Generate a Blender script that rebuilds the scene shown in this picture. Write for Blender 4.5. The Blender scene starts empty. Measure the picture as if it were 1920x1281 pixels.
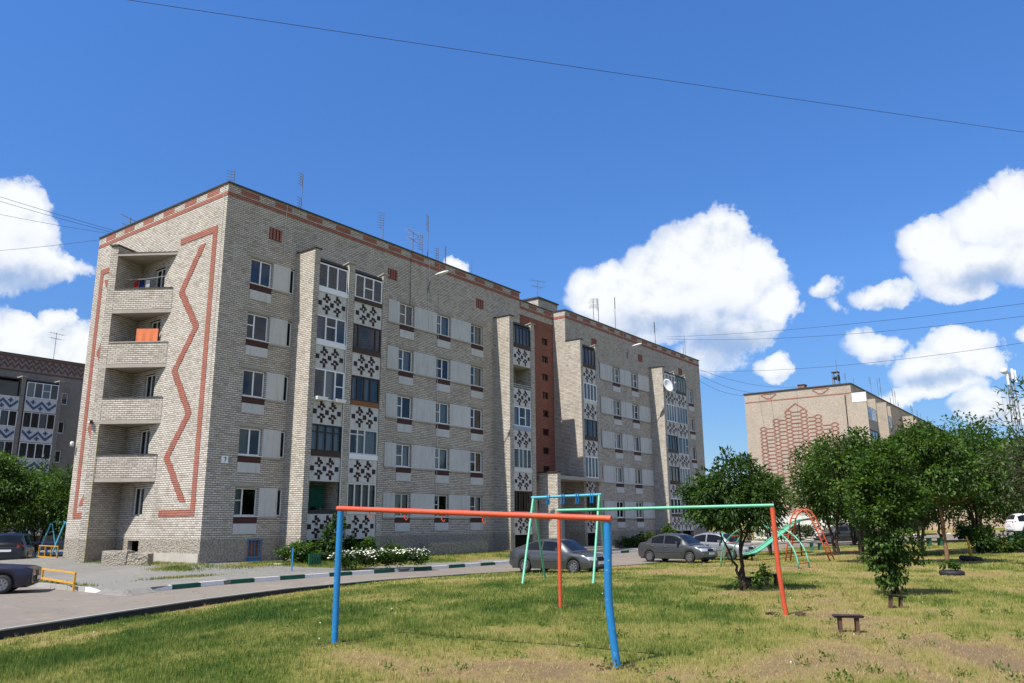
import bpy, math, random
import numpy as np
from mathutils import Vector, Matrix

# ------------------------------------------------------------------ camera, sky, sun, exposure
SC = bpy.context.scene
COL = SC.collection
EYE = 1.61
cam = bpy.data.cameras.new("camera"); camo = bpy.data.objects.new("camera", cam); COL.objects.link(camo)
cam.sensor_width = 36.0; cam.lens = 27.73; cam.clip_start = 0.1; cam.clip_end = 3000
camo.matrix_world = (Matrix.Translation((0, 0, EYE)) @ Matrix.Rotation(math.pi / 2 + 0.2274, 4, 'X')
                     @ Matrix.Rotation(-0.0070, 4, 'Z'))
SC.camera = camo
SUN_AZ, SUN_EL = 42.5, 55.5          # direction the light travels to (from +Y towards +X), elevation
SKY_STRENGTH, SUN_STRENGTH = 0.11, 5.0
SC.view_settings.view_transform = 'Standard'; SC.view_settings.look = 'None'
SC.view_settings.exposure = 0.50; SC.view_settings.gamma = 1.0; SC.view_settings.use_curve_mapping = False
sun = bpy.data.lights.new("sun", 'SUN'); suno = bpy.data.objects.new("sun", sun); COL.objects.link(suno)
sun.energy = SUN_STRENGTH; sun.angle = math.radians(0.5); sun.color = (1.0, 0.95, 0.87)
ca, ce = math.radians(SUN_AZ), math.radians(SUN_EL)
sdir = Vector((math.sin(ca) * math.cos(ce), math.cos(ca) * math.cos(ce), -math.sin(ce)))
suno.rotation_euler = sdir.to_track_quat('-Z', 'Y').to_euler(); suno.location = -sdir * 200

def build_world():
    w = bpy.data.worlds.new("World"); SC.world = w; w.use_nodes = True
    nt = w.node_tree; N = nt.nodes; N.clear(); Lk = nt.links.new
    out = N.new('ShaderNodeOutputWorld'); bg = N.new('ShaderNodeBackground')
    sky = N.new('ShaderNodeTexSky'); sky.sky_type = 'NISHITA'; sky.sun_disc = False
    sky.sun_elevation = ce; sky.sun_rotation = ca + math.pi
    sky.altitude = 200; sky.air_density = 0.85; sky.dust_density = 0.0; sky.ozone_density = 4.5
    def M(op, a, b=None, c=None, clamp=False):
        n = N.new('ShaderNodeMath'); n.operation = op; n.use_clamp = clamp
        for i, q in enumerate((a, b, c)):
            if q is None: continue
            if isinstance(q, (int, float)): n.inputs[i].default_value = q
            else: Lk(q, n.inputs[i])
        return n.outputs[0]
    def V(op, a, b=None):
        n = N.new('ShaderNodeVectorMath'); n.operation = op
        for i, q in enumerate((a, b)):
            if q is None: continue
            if isinstance(q, tuple): n.inputs[i].default_value = q
            else: Lk(q, n.inputs[i])
        return n
    def SM(x, a, b):
        n = N.new('ShaderNodeMapRange'); n.interpolation_type = 'SMOOTHSTEP'
        Lk(x, n.inputs[0]); n.inputs[1].default_value = a; n.inputs[2].default_value = b
        return n.outputs[0]
    def noise(vec, scale, detail, rough):
        n = N.new('ShaderNodeTexNoise'); n.inputs['Scale'].default_value = scale; n.inputs['Detail'].default_value = detail
        n.inputs['Roughness'].default_value = rough; Lk(vec, n.inputs['Vector']); return n
    tc = N.new('ShaderNodeTexCoord'); d = V('NORMALIZE', tc.outputs['Generated']).outputs[0]
    sx = N.new('ShaderNodeSeparateXYZ'); Lk(d, sx.inputs[0])
    az = M('ARCTAN2', sx.outputs[0], sx.outputs[1]); el = M('ARCSINE', sx.outputs[2])
    cb = N.new('ShaderNodeCombineXYZ'); Lk(az, cb.inputs[0]); Lk(el, cb.inputs[1]); p0 = cb.outputs[0]
    # turbulent edges: shift the direction by two sizes of noise
    n1 = noise(d, 11.0, 4, 0.55); n2 = noise(d, 30.0, 7, 0.64)
    w1 = V('MULTIPLY', V('SUBTRACT', n1.outputs['Color'], (0.5, 0.5, 0.5)).outputs[0], (0.060, 0.052, 0)).outputs[0]
    w2 = V('MULTIPLY', V('SUBTRACT', n2.outputs['Color'], (0.5, 0.5, 0.5)).outputs[0], (0.036, 0.032, 0)).outputs[0]
    p = V('ADD', V('ADD', p0, w1).outputs[0], w2).outputs[0]
    ps = V('ADD', p0, V('MULTIPLY', w2, (0.5, 0.5, 0)).outputs[0]).outputs[0]
    def field(pv, blobs):
        f = None
        for (a, e, ra, re, s) in blobs:
            q = V('LENGTH', V('MULTIPLY', V('SUBTRACT', pv, (a, e, 0)).outputs[0], (1 / ra, 1 / re, 0)).outputs[0]).outputs['Value']
            v = M('MULTIPLY', M('SUBTRACT', 1.0, q), s)
            f = v if f is None else M('MAXIMUM', f, v)
        return f
    er = noise(d, 15.0, 7, 0.62)
    f = M('SUBTRACT', field(p, CLOUDS), M('MULTIPLY', M('SUBTRACT', er.outputs['Fac'], 0.40), 0.85))
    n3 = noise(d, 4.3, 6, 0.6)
    # scattered cloud over the unseen sky, cover added to whiten the fill light
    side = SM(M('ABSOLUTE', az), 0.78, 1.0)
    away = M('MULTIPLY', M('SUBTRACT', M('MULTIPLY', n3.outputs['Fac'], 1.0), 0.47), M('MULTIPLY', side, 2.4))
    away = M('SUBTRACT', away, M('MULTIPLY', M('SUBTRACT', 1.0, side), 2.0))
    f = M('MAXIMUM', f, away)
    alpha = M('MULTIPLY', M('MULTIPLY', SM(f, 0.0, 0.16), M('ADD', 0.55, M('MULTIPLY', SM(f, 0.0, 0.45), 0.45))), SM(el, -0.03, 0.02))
    # light and grey parts of the cloud body
    sh = field(ps, SHADES)
    shade = SM(sh, 0.0, 1.0)
    alpha = M('MULTIPLY', alpha, M('SUBTRACT', 0.97, M('MULTIPLY', shade, 0.22)))
    n4 = noise(d, 10.0, 6, 0.56)
    off = V('ADD', d, (-0.008, -0.005, 0.013)).outputs[0]
    n5 = noise(off, 10.0, 6, 0.56)
    relief = M('MULTIPLY', M('SUBTRACT', n4.outputs['Fac'], n5.outputs['Fac']), 1.7)
    lum = M('ADD', M('SUBTRACT', 0.90, M('MULTIPLY', shade, 0.38)), relief)
    lum = M('MINIMUM', M('MAXIMUM', lum, 0.40), 1.0)
    cc = N.new('ShaderNodeMix'); cc.data_type = 'RGBA'; Lk(SM(lum, 0.42, 0.92), cc.inputs['Factor'])
    cc.inputs[6].default_value = (0.33, 0.41, 0.54, 1); cc.inputs[7].default_value = (0.71, 0.725, 0.735, 1)
    cs = V('SCALE', cc.outputs[2]); cs.inputs['Scale'].default_value = 1.0 / SKY_STRENGTH
    hs = N.new('ShaderNodeHueSaturation'); hs.inputs['Saturation'].default_value = 1.20; hs.inputs['Value'].default_value = 1.42; hs.inputs['Hue'].default_value = 0.506
    # the air near the horizon is clearer and darker than the model's
    clear = M('MINIMUM', M('MINIMUM', M('ADD', 0.35, M('MULTIPLY', M('ABSOLUTE', el), 1.75)), M('ADD', 0.64, M('MULTIPLY', M('ABSOLUTE', el), 0.75))), 1.10)
    sk = V('SCALE', sky.outputs[0]); Lk(clear, sk.inputs['Scale']); Lk(sk.outputs[0], hs.inputs['Color'])
    mx = N.new('ShaderNodeMix'); mx.data_type = 'RGBA'; Lk(alpha, mx.inputs['Factor'])
    Lk(hs.outputs[0], mx.inputs[6]); Lk(cs.outputs[0], mx.inputs[7])
    Lk(mx.outputs[2], bg.inputs['Color']); bg.inputs['Strength'].default_value = SKY_STRENGTH
    Lk(bg.outputs[0], out.inputs[0])
CLOUDS = [(-0.5961, 0.3047, 0.0639, 0.0588, 1), (-0.6303, 0.2954, 0.0824, 0.0681, 1), (-0.5642, 0.2861, 0.056, 0.0244, 1), (-0.5406, 0.2869, 0.0299, 0.0129, 0.8), (-0.599, 0.3384, 0.0418, 0.0323, 1), (-0.5778, 0.1886, 0.0657, 0.0416, 1), (-0.5406, 0.195, 0.0453, 0.0358, 1), (-0.6156, 0.1826, 0.0729, 0.043, 1), (-0.5143, 0.1936, 0.0402, 0.0358, 1), (-0.5409, 0.2203, 0.0235, 0.0215, 0.9), (-0.5705, 0.2108, 0.0264, 0.0186, 1), (0.2587, 0.3299, 0.0947, 0.0516, 1), (0.285, 0.3437, 0.0495, 0.0358, 1), (0.2098, 0.3043, 0.0901, 0.0516, 1), (0.1403, 0.2862, 0.0784, 0.0444, 1), (0.1089, 0.2795, 0.0485, 0.0394, 1), (0.2552, 0.278, 0.1081, 0.0609, 1), (0.3165, 0.3115, 0.0414, 0.0373, 1), (0.2003, 0.2552, 0.1296, 0.0466, 1), (0.3311, 0.2554, 0.0459, 0.0344, 1), (0.2909, 0.2295, 0.0589, 0.0323, 0.8), (0.26, 0.2022, 0.0658, 0.0358, 0.45), (0.3319, 0.1814, 0.0306, 0.0215, 0.9), (0.4563, 0.2531, 0.0415, 0.0215, 0.85), (0.397, 0.2658, 0.0267, 0.0186, 0.6), (0.4088, 0.2457, 0.0236, 0.0158, 0.4), (0.5171, 0.3059, 0.0481, 0.0344, 1), (0.5703, 0.3225, 0.0499, 0.0344, 1), (0.6009, 0.339, 0.0418, 0.0323, 1), (0.5543, 0.2817, 0.0821, 0.0373, 1), (0.5355, 0.2583, 0.0519, 0.0251, 0.9), (0.6163, 0.2903, 0.0748, 0.0645, 1), (0.4402, 0.1988, 0.0512, 0.0244, 0.85), (0.4898, 0.1684, 0.0509, 0.0244, 0.9), (0.5268, 0.1883, 0.0482, 0.0244, 1), (0.5477, 0.1695, 0.0378, 0.0215, 0.9), (0.4979, 0.1455, 0.0608, 0.0186, 0.8), (0.4618, 0.1376, 0.0449, 0.0143, 0.55), (0.5462, 0.118, 0.0469, 0.0272, 0.9), (0.5705, 0.1143, 0.0433, 0.0229, 0.8), (0.5905, 0.192, 0.0183, 0.0129, 0.7), (-0.0737, 0.3238, 0.0197, 0.01, 0.7)]
SHADES = [(0.2096, 0.2401, 0.1321, 0.0373, 1), (0.1526, 0.2509, 0.0883, 0.028, 0.7), (0.2632, 0.2511, 0.0722, 0.028, 0.8), (0.2638, 0.2118, 0.0795, 0.0389, 0.9), (0.2288, 0.2832, 0.0567, 0.0218, 0.35), (-0.5872, 0.2662, 0.0887, 0.0327, 0.9), (-0.579, 0.3021, 0.0366, 0.0311, 0.45), (-0.6209, 0.2972, 0.0569, 0.0467, 0.4), (-0.5654, 0.1681, 0.0868, 0.0272, 0.5), (0.5513, 0.2587, 0.0885, 0.0233, 0.8), (0.5773, 0.2979, 0.0569, 0.0233, 0.45), (0.4909, 0.155, 0.0866, 0.0156, 1), (0.4441, 0.1818, 0.0632, 0.0156, 0.7), (0.5421, 0.1051, 0.0547, 0.0156, 0.6), (0.3305, 0.1718, 0.0276, 0.0109, 0.5), (0.4537, 0.2442, 0.0361, 0.0109, 0.5), (0.5139, 0.1246, 0.0627, 0.0124, 0.5)]

build_world()

# ------------------------------------------------------------------ small helpers
def tag(o, label=None, cat=None, group=None, kind=None):
    if label: o['label'] = label
    if cat: o['category'] = cat
    if group: o['group'] = group
    if kind: o['kind'] = kind
    return o
def empty(name, loc=(0, 0, 0), rz=0.0, parent=None):
    o = bpy.data.objects.new(name, None); COL.objects.link(o); o.location = loc; o.rotation_euler = (0, 0, rz)
    o.empty_display_size = 0.3
    if parent: o.parent = parent
    return o
def link(name, mesh, parent=None, loc=(0, 0, 0), rz=0.0):
    o = bpy.data.objects.new(name, mesh); COL.objects.link(o); o.location = loc; o.rotation_euler = (0, 0, rz)
    if parent: o.parent = parent
    return o
def copy_tree(o, parent=None):
    c = o.copy(); COL.objects.link(c)
    if parent: c.parent = parent
    for ch in list(o.children): copy_tree(ch, c)
    return c
class MB:
    """collects faces, then makes ONE mesh"""
    def __init__(s): s.v = []; s.f = []; s.m = []; s.mi = 0
    def mat(s, i): s.mi = i; return s
    def face(s, *pts):
        b = len(s.v); s.v.extend([tuple(q) for q in pts]); s.f.append(tuple(range(b, b + len(pts)))); s.m.append(s.mi)
    def hexa(s, p, skip=()):
        b = len(s.v); s.v.extend([tuple(q) for q in p])
        for k, fc in enumerate(((3, 2, 1, 0), (4, 5, 6, 7), (0, 1, 5, 4), (1, 2, 6, 5), (2, 3, 7, 6), (3, 0, 4, 7))):
            if k in skip: continue
            s.f.append(tuple(b + i for i in fc)); s.m.append(s.mi)
    def box(s, x0, x1, y0, y1, z0, z1, skip=()):
        s.hexa([(x0, y0, z0), (x1, y0, z0), (x1, y1, z0), (x0, y1, z0), (x0, y0, z1), (x1, y0, z1), (x1, y1, z1), (x0, y1, z1)], skip)
    def prism(s, poly, z0, z1, bottom=True, top=True):
        n = len(poly); b = len(s.v)
        s.v.extend([(x, y, z0) for x, y in poly]); s.v.extend([(x, y, z1) for x, y in poly])
        for i in range(n):
            j = (i + 1) % n; s.f.append((b + i, b + j, b + n + j, b + n + i)); s.m.append(s.mi)
        if bottom: s.f.append(tuple(b + i for i in reversed(range(n)))); s.m.append(s.mi)
        if top: s.f.append(tuple(b + n + i for i in range(n))); s.m.append(s.mi)
    def tube(s, pts, r, n=8, cap=True):
        pts = [Vector(q) for q in pts]; k = len(pts)
        rr = r if isinstance(r, (list, tuple)) else [r] * k
        b = len(s.v); up = Vector((0.31, 0.17, 0.93)); prev = None
        for i, q in enumerate(pts):
            t = (pts[min(i + 1, k - 1)] - pts[max(i - 1, 0)]).normalized()
            if prev is None: x = t.cross(up if abs(t.dot(up)) < 0.95 else Vector((1, 0, 0))).normalized()
            else: x = (prev - t * prev.dot(t)).normalized()
            prev = x; y = t.cross(x)
            for j in range(n):
                a = 2 * math.pi * j / n; s.v.append(tuple(q + (x * math.cos(a) + y * math.sin(a)) * rr[i]))
        for i in range(k - 1):
            for j in range(n):
                j2 = (j + 1) % n
                s.f.append((b + i * n + j, b + i * n + j2, b + (i + 1) * n + j2, b + (i + 1) * n + j)); s.m.append(s.mi)
        if cap:
            s.f.append(tuple(b + j for j in reversed(range(n)))); s.m.append(s.mi)
            s.f.append(tuple(b + (k - 1) * n + j for j in range(n))); s.m.append(s.mi)
    def lathe(s, prof, n=20, axis='z', c=(0, 0, 0)):
        b = len(s.v); k = len(prof)
        for (r, h) in prof:
            for j in range(n):
                a = 2 * math.pi * j / n; x, y = r * math.cos(a), r * math.sin(a)
                q = (x, y, h) if axis == 'z' else ((x, h, y) if axis == 'y' else (h, x, y))
                s.v.append((q[0] + c[0], q[1] + c[1], q[2] + c[2]))
        for i in range(k - 1):
            for j in range(n):
                j2 = (j + 1) % n
                s.f.append((b + i * n + j, b + i * n + j2, b + (i + 1) * n + j2, b + (i + 1) * n + j)); s.m.append(s.mi)
    def mesh(s, name, mats, smooth=False):
        me = bpy.data.meshes.new(name); me.from_pydata(s.v, [], s.f)
        for m in (mats if isinstance(mats, (list, tuple)) else [mats]): me.materials.append(m)
        if any(s.m): me.polygons.foreach_set('material_index', s.m)
        if smooth: me.polygons.foreach_set('use_smooth', [True] * len(s.f))
        me.update(); return me
    def build(s, name, mats, parent=None, smooth=False, loc=(0, 0, 0), rz=0.0):
        return link(name, s.mesh(name, mats, smooth), parent, loc, rz)
def np_mesh(name, verts, faces, mats, attrs=None, smooth=False):
    me = bpy.data.meshes.new(name); nv, nf, k = len(verts), len(faces), faces.shape[1]
    me.vertices.add(nv); me.vertices.foreach_set('co', np.ascontiguousarray(verts, np.float32).ravel())
    me.loops.add(nf * k); me.loops.foreach_set('vertex_index', np.ascontiguousarray(faces, np.int32).ravel())
    me.polygons.add(nf); me.polygons.foreach_set('loop_start', np.arange(0, nf * k, k, dtype=np.int32))
    me.polygons.foreach_set('loop_total', np.full(nf, k, np.int32))
    if smooth: me.polygons.foreach_set('use_smooth', np.ones(nf, bool))
    for nm, arr in (attrs or {}).items():
        a = me.attributes.new(nm, 'FLOAT', 'POINT'); a.data.foreach_set('value', np.ascontiguousarray(arr, np.float32))
    for m in (mats if isinstance(mats, (list, tuple)) else [mats]): me.materials.append(m)
    me.update(); me.validate(); return me

# ------------------------------------------------------------------ materials
class NT:
    def __init__(s, name):
        s.m = bpy.data.materials.new(name); s.m.use_nodes = True; s.t = s.m.node_tree; s.N = s.t.nodes; s.L = s.t.links.new
        s.bsdf = s.N['Principled BSDF']; s.out = s.N['Material Output']
        s.tc = s.N.new('ShaderNodeTexCoord'); s.obj = s.tc.outputs['Object']
    def node(s, typ, **kw):
        n = s.N.new(typ)
        for k, v in kw.items(): setattr(n, k, v)
        return n
    def noise(s, scale, detail=4, rough=0.6, vec=None):
        n = s.N.new('ShaderNodeTexNoise'); n.inputs['Scale'].default_value = scale; n.inputs['Detail'].default_value = detail
        n.inputs['Roughness'].default_value = rough; s.L(vec or s.obj, n.inputs['Vector']); return n.outputs['Fac']
    def ramp(s, fac, stops):
        n = s.N.new('ShaderNodeValToRGB'); e = n.color_ramp.elements
        while len(e) < len(stops): e.new(0.5)
        for q, (p, c) in zip(e, stops): q.position = p; q.color = (*c, 1) if len(c) == 3 else c
        s.L(fac, n.inputs[0]); return n.outputs[0]
    def mix(s, fac, a, b, mode='MIX'):
        n = s.N.new('ShaderNodeMix'); n.data_type = 'RGBA'; n.blend_type = mode
        for i, q in ((0, fac), (6, a), (7, b)):
            if isinstance(q, (int, float)): n.inputs[i].default_value = q
            elif isinstance(q, tuple): n.inputs[i].default_value = (*q, 1) if len(q) == 3 else q
            else: s.L(q, n.inputs[i])
        return n.outputs[2]
    def math(s, op, a, b=None, clamp=False):
        n = s.N.new('ShaderNodeMath'); n.operation = op; n.use_clamp = clamp
        for i, q in enumerate((a, b)):
            if q is None: continue
            if isinstance(q, (int, float)): n.inputs[i].default_value = q
            else: s.L(q, n.inputs[i])
        return n.outputs[0]
    def bump(s, h, strength, dist, prev=None):
        n = s.N.new('ShaderNodeBump'); n.inputs['Strength'].default_value = strength; n.inputs['Distance'].default_value = dist
        s.L(h, n.inputs['Height'])
        if prev: s.L(prev, n.inputs['Normal'])
        return n.outputs[0]
    def done(s, col, rough=0.8, normal=None, spec=0.3, metal=0.0):
        b = s.bsdf
        if isinstance(col, tuple): b.inputs['Base Color'].default_value = (*col, 1)
        else: s.L(col, b.inputs['Base Color'])
        if isinstance(rough, (int, float)): b.inputs['Roughness'].default_value = rough
        else: s.L(rough, b.inputs['Roughness'])
        b.inputs['Specular IOR Level'].default_value = spec; b.inputs['Metallic'].default_value = metal
        if normal: s.L(normal, b.inputs['Normal'])
        return s.m
def plain(name, col, rough=0.6, spec=0.3, var=0.25, scale=3.0, metal=0.0, bump=0.0):
    t = NT(name); f = t.noise(scale, 5, 0.65)
    c = t.mix(t.math('MULTIPLY', f, 1.0), tuple(q * (1 - var) for q in col), tuple(min(1, q * (1 + var)) for q in col))
    nm = t.bump(t.noise(scale * 12, 3), bump, 0.01) if bump else None
    return t.done(c, rough, nm, spec, metal)
def brick_mat(name, c1, c2, mortar, bw=0.262, rh=0.1, stain=(0.22, 0.19, 0.15), stain_amt=0.5, odd=None, msize=0.012, bstr=0.9):
    t = NT(name)
    geo = t.node('ShaderNodeNewGeometry'); vt = t.node('ShaderNodeVectorTransform', vector_type='NORMAL', convert_from='WORLD', convert_to='OBJECT')
    t.L(geo.outputs['True Normal'], vt.inputs[0])
    cr = t.node('ShaderNodeVectorMath', operation='CROSS_PRODUCT'); cr.inputs[0].default_value = (0, 0, 1); t.L(vt.outputs[0], cr.inputs[1])
    dt = t.node('ShaderNodeVectorMath', operation='DOT_PRODUCT'); t.L(t.obj, dt.inputs[0]); t.L(cr.outputs[0], dt.inputs[1])
    sp = t.node('ShaderNodeSeparateXYZ'); t.L(t.obj, sp.inputs[0])
    cb = t.node('ShaderNodeCombineXYZ'); t.L(dt.outputs['Value'], cb.inputs[0]); t.L(sp.outputs[2], cb.inputs[1])
    br = t.node('ShaderNodeTexBrick'); br.offset = 0.5; br.squash = 1.0
    t.L(cb.outputs[0], br.inputs['Vector']); I = br.inputs
    I['Scale'].default_value = 1.0; I['Brick Width'].default_value = bw; I['Row Height'].default_value = rh
    I['Mortar Size'].default_value = msize; I['Mortar Smooth'].default_value = 0.25; I['Bias'].default_value = -0.1
    I['Color1'].default_value = (*c1, 1); I['Color2'].default_value = (*c2, 1); I['Mortar'].default_value = (*mortar, 1)
    col = br.outputs['Color']
    fz = t.math('FRACT', t.math('DIVIDE', sp.outputs[2], rh)); jz = t.math('ABSOLUTE', t.math('SUBTRACT', fz, 0.5))
    bed = t.ramp(jz, [(0.30, (0, 0, 0)), (0.46, (1, 1, 1))])
    col = t.mix(t.math('MULTIPLY', bed, 0.92), col, tuple(q * .30 for q in mortar))
    f1 = t.noise(0.55, 6, 0.62); f2 = t.noise(7.0, 4, 0.6)
    mp = t.node('ShaderNodeMapping'); mp.inputs['Scale'].default_value = (1.6, 1.6, 0.22); t.L(t.obj, mp.inputs[0])
    f3 = t.noise(1.0, 6, 0.6, mp.outputs[0])
    if odd:   # odd bricks of another batch
        wn = t.node('ShaderNodeTexWhiteNoise', noise_dimensions='2D'); sn = t.node('ShaderNodeVectorMath', operation='SNAP')
        t.L(cb.outputs[0], sn.inputs[0]); sn.inputs[1].default_value = (bw, rh, 1); t.L(sn.outputs[0], wn.inputs[0])
        col = t.mix(t.math('MULTIPLY', t.math('GREATER_THAN', wn.outputs['Value'], 0.86), t.math('SUBTRACT', 1.0, br.outputs['Fac'])), col, odd)
    col = t.mix(t.ramp(f2, [(0.3, (0, 0, 0)), (0.75, (0.35, 0.35, 0.35))]), col, stain)
    col = t.mix(t.math('MULTIPLY', t.ramp(f1, [(0.42, (0, 0, 0)), (0.72, (1, 1, 1))]), stain_amt), col, stain, 'MIX')
    col = t.mix(t.math('MULTIPLY', t.ramp(f3, [(0.5, (0, 0, 0)), (0.75, (1, 1, 1))]), stain_amt * 0.6), col, stain)
    f4 = t.noise(0.21, 7, 0.7); f5 = t.noise(2.6, 5, 0.7)
    col = t.mix(t.math('MULTIPLY', t.ramp(f4, [(0.56, (0, 0, 0)), (0.66, (1, 1, 1))]), 0.22), col, tuple(q * .55 for q in stain))
    col = t.mix(t.math('MULTIPLY', t.ramp(f5, [(0.60, (0, 0, 0)), (0.72, (1, 1, 1))]), 0.28), col, tuple(min(1, q * 1.25) for q in c1))
    n = t.bump(t.math('SUBTRACT', 1.0, t.math('MAXIMUM', br.outputs['Fac'], bed)), bstr, 0.014)
    n = t.bump(t.noise(30, 4), 0.3, 0.006, n)
    return t.done(col, 0.9, n, 0.15)
def rough_mat(name, c1, c2, scale=14, b=1.0, dist=0.03):
    t = NT(name); v = t.node('ShaderNodeTexVoronoi'); v.inputs['Scale'].default_value = scale; t.L(t.obj, v.inputs['Vector'])
    f = t.noise(1.2, 6, 0.65)
    c = t.mix(f, c1, c2); c = t.mix(t.math('MULTIPLY', t.ramp(v.outputs['Distance'], [(0.25, (0, 0, 0)), (0.7, (1, 1, 1))]), 0.65), c, tuple(q * 0.35 for q in c1))
    n = t.bump(t.math('SUBTRACT', 1.0, v.outputs['Distance']), b, dist); n = t.bump(t.noise(40, 3), 0.5, 0.01, n)
    return t.done(c, 0.95, n, 0.1)
def glass_mat(name, tint=(0.5, 0.56, 0.6), refl=1.0):
    t = NT(name); t.N.remove(t.bsdf)
    tr = t.node('ShaderNodeBsdfTransparent'); tr.inputs[0].default_value = (*tint, 1)
    gl = t.node('ShaderNodeBsdfGlossy'); gl.inputs['Roughness'].default_value = 0.03; gl.inputs['Color'].default_value = (refl, refl, refl, 1)
    fr = t.node('ShaderNodeFresnel'); fr.inputs[0].default_value = 1.46
    t.L(t.bump(t.noise(0.8, 1), 0.06, 0.02), gl.inputs['Normal'])
    mx = t.node('ShaderNodeMixShader'); t.L(t.math('ADD', fr.outputs[0], 0.015, True), mx.inputs[0]); t.L(tr.outputs[0], mx.inputs[1]); t.L(gl.outputs[0], mx.inputs[2])
    t.L(mx.outputs[0], t.out.inputs[0]); return t.m
def leaf_mat(name, dark, mid, light, trans=0.35):
    t = NT(name); at = t.node('ShaderNodeAttribute', attribute_name='tint')
    c = t.ramp(at.outputs['Fac'], [(0.0, dark), (0.55, mid), (1.0, light)])
    t.L(c, t.bsdf.inputs['Base Color']); t.bsdf.inputs['Roughness'].default_value = 0.5; t.bsdf.inputs['Specular IOR Level'].default_value = 0.28
    tl = t.node('ShaderNodeBsdfTranslucent'); t.L(t.mix(1.0, c, (1.35, 1.5, 0.55), 'MULTIPLY'), tl.inputs[0])
    mx = t.node('ShaderNodeMixShader'); mx.inputs[0].default_value = trans
    t.L(t.bsdf.outputs[0], mx.inputs[1]); t.L(tl.outputs[0], mx.inputs[2]); t.L(mx.outputs[0], t.out.inputs[0]); return t.m
def turf_mat(name, blades=False):
    t = NT(name); g = t.node('ShaderNodeAttribute', attribute_name='green').outputs['Fac']
    if blades:
        rnd = t.node('ShaderNodeAttribute', attribute_name='tint').outputs['Fac']
        g = t.math('ADD', g, t.math('MULTIPLY', t.math('SUBTRACT', rnd, 0.5), 0.62))
        c = t.ramp(g, [(0.05, (0.40, 0.29, 0.14)), (0.30, (0.42, 0.36, 0.13)), (0.5, (0.265, 0.275, 0.06)), (0.74, (0.115, 0.18, 0.03)), (1.0, (0.058, 0.12, 0.02))])
        t.L(c, t.bsdf.inputs['Base Color']); t.bsdf.inputs['Roughness'].default_value = 0.55; t.bsdf.inputs['Specular IOR Level'].default_value = 0.25
        tl = t.node('ShaderNodeBsdfTranslucent'); t.L(c, tl.inputs[0]); mx = t.node('ShaderNodeMixShader'); mx.inputs[0].default_value = 0.3
        t.L(t.bsdf.outputs[0], mx.inputs[1]); t.L(tl.outputs[0], mx.inputs[2]); t.L(mx.outputs[0], t.out.inputs[0]); return t.m
    f = t.math('ADD', t.math('MULTIPLY', t.noise(9.0, 6, 0.7), 0.7), t.math('MULTIPLY', t.noise(55.0, 4, 0.7), 0.5))
    g2 = t.math('ADD', g, t.math('MULTIPLY', t.math('SUBTRACT', f, 0.6), 0.9))
    c = t.ramp(g2, [(0.08, (0.21, 0.15, 0.085)), (0.26, (0.28, 0.205, 0.095)), (0.46, (0.235, 0.215, 0.062)), (0.70, (0.10, 0.13, 0.026)), (0.95, (0.035, 0.062, 0.011))])
    n = t.bump(t.noise(60, 4, 0.7), 0.8, 0.03); n = t.bump(t.noise(8, 4, 0.6), 0.5, 0.08, n)
    return t.done(c, 0.95, n, 0.05)

M = {}
M['brick'] = brick_mat('silicate_brick', (0.64, 0.59, 0.52), (0.49, 0.45, 0.39), (0.225, 0.20, 0.168), odd=(0.42, 0.375, 0.32), stain_amt=0.26)
M['brick_red'] = brick_mat('red_brick', (0.38, 0.155, 0.11), (0.29, 0.115, 0.085), (0.14, 0.09, 0.07), stain=(0.16, 0.07, 0.05), stain_amt=0.45)
M['brick_trim'] = brick_mat('red_trim_brick', (0.42, 0.17, 0.125), (0.34, 0.135, 0.10), (0.22, 0.11, 0.085), stain=(0.24, 0.09, 0.065), stain_amt=0.4)
M['brick_far'] = brick_mat('pink_silicate_brick', (0.60, 0.51, 0.41), (0.53, 0.45, 0.36), (0.30, 0.25, 0.20), odd=(0.48, 0.40, 0.32), stain_amt=0.22)
M['trim_far'] = brick_mat('pink_trim_brick', (0.46, 0.225, 0.17), (0.42, 0.20, 0.15), (0.25, 0.13, 0.10), stain=(0.25, 0.12, 0.09), stain_amt=0.4)
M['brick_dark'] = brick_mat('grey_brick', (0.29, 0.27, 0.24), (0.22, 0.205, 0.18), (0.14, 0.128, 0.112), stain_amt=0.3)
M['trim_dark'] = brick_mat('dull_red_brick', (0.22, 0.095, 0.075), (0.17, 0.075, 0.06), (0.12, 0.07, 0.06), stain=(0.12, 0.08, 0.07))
M['plinth'] = rough_mat('pebble_render', (0.44, 0.395, 0.33), (0.29, 0.255, 0.205), 13, 1.0, 0.035)
M['rough_block'] = rough_mat('pebble_concrete', (0.42, 0.38, 0.30), (0.29, 0.26, 0.20), 10, 1.0, 0.05)
M['render'] = plain('smooth_render', (0.40, 0.37, 0.32), 0.9, 0.1, 0.25, 2.0, bump=0.3)
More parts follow.
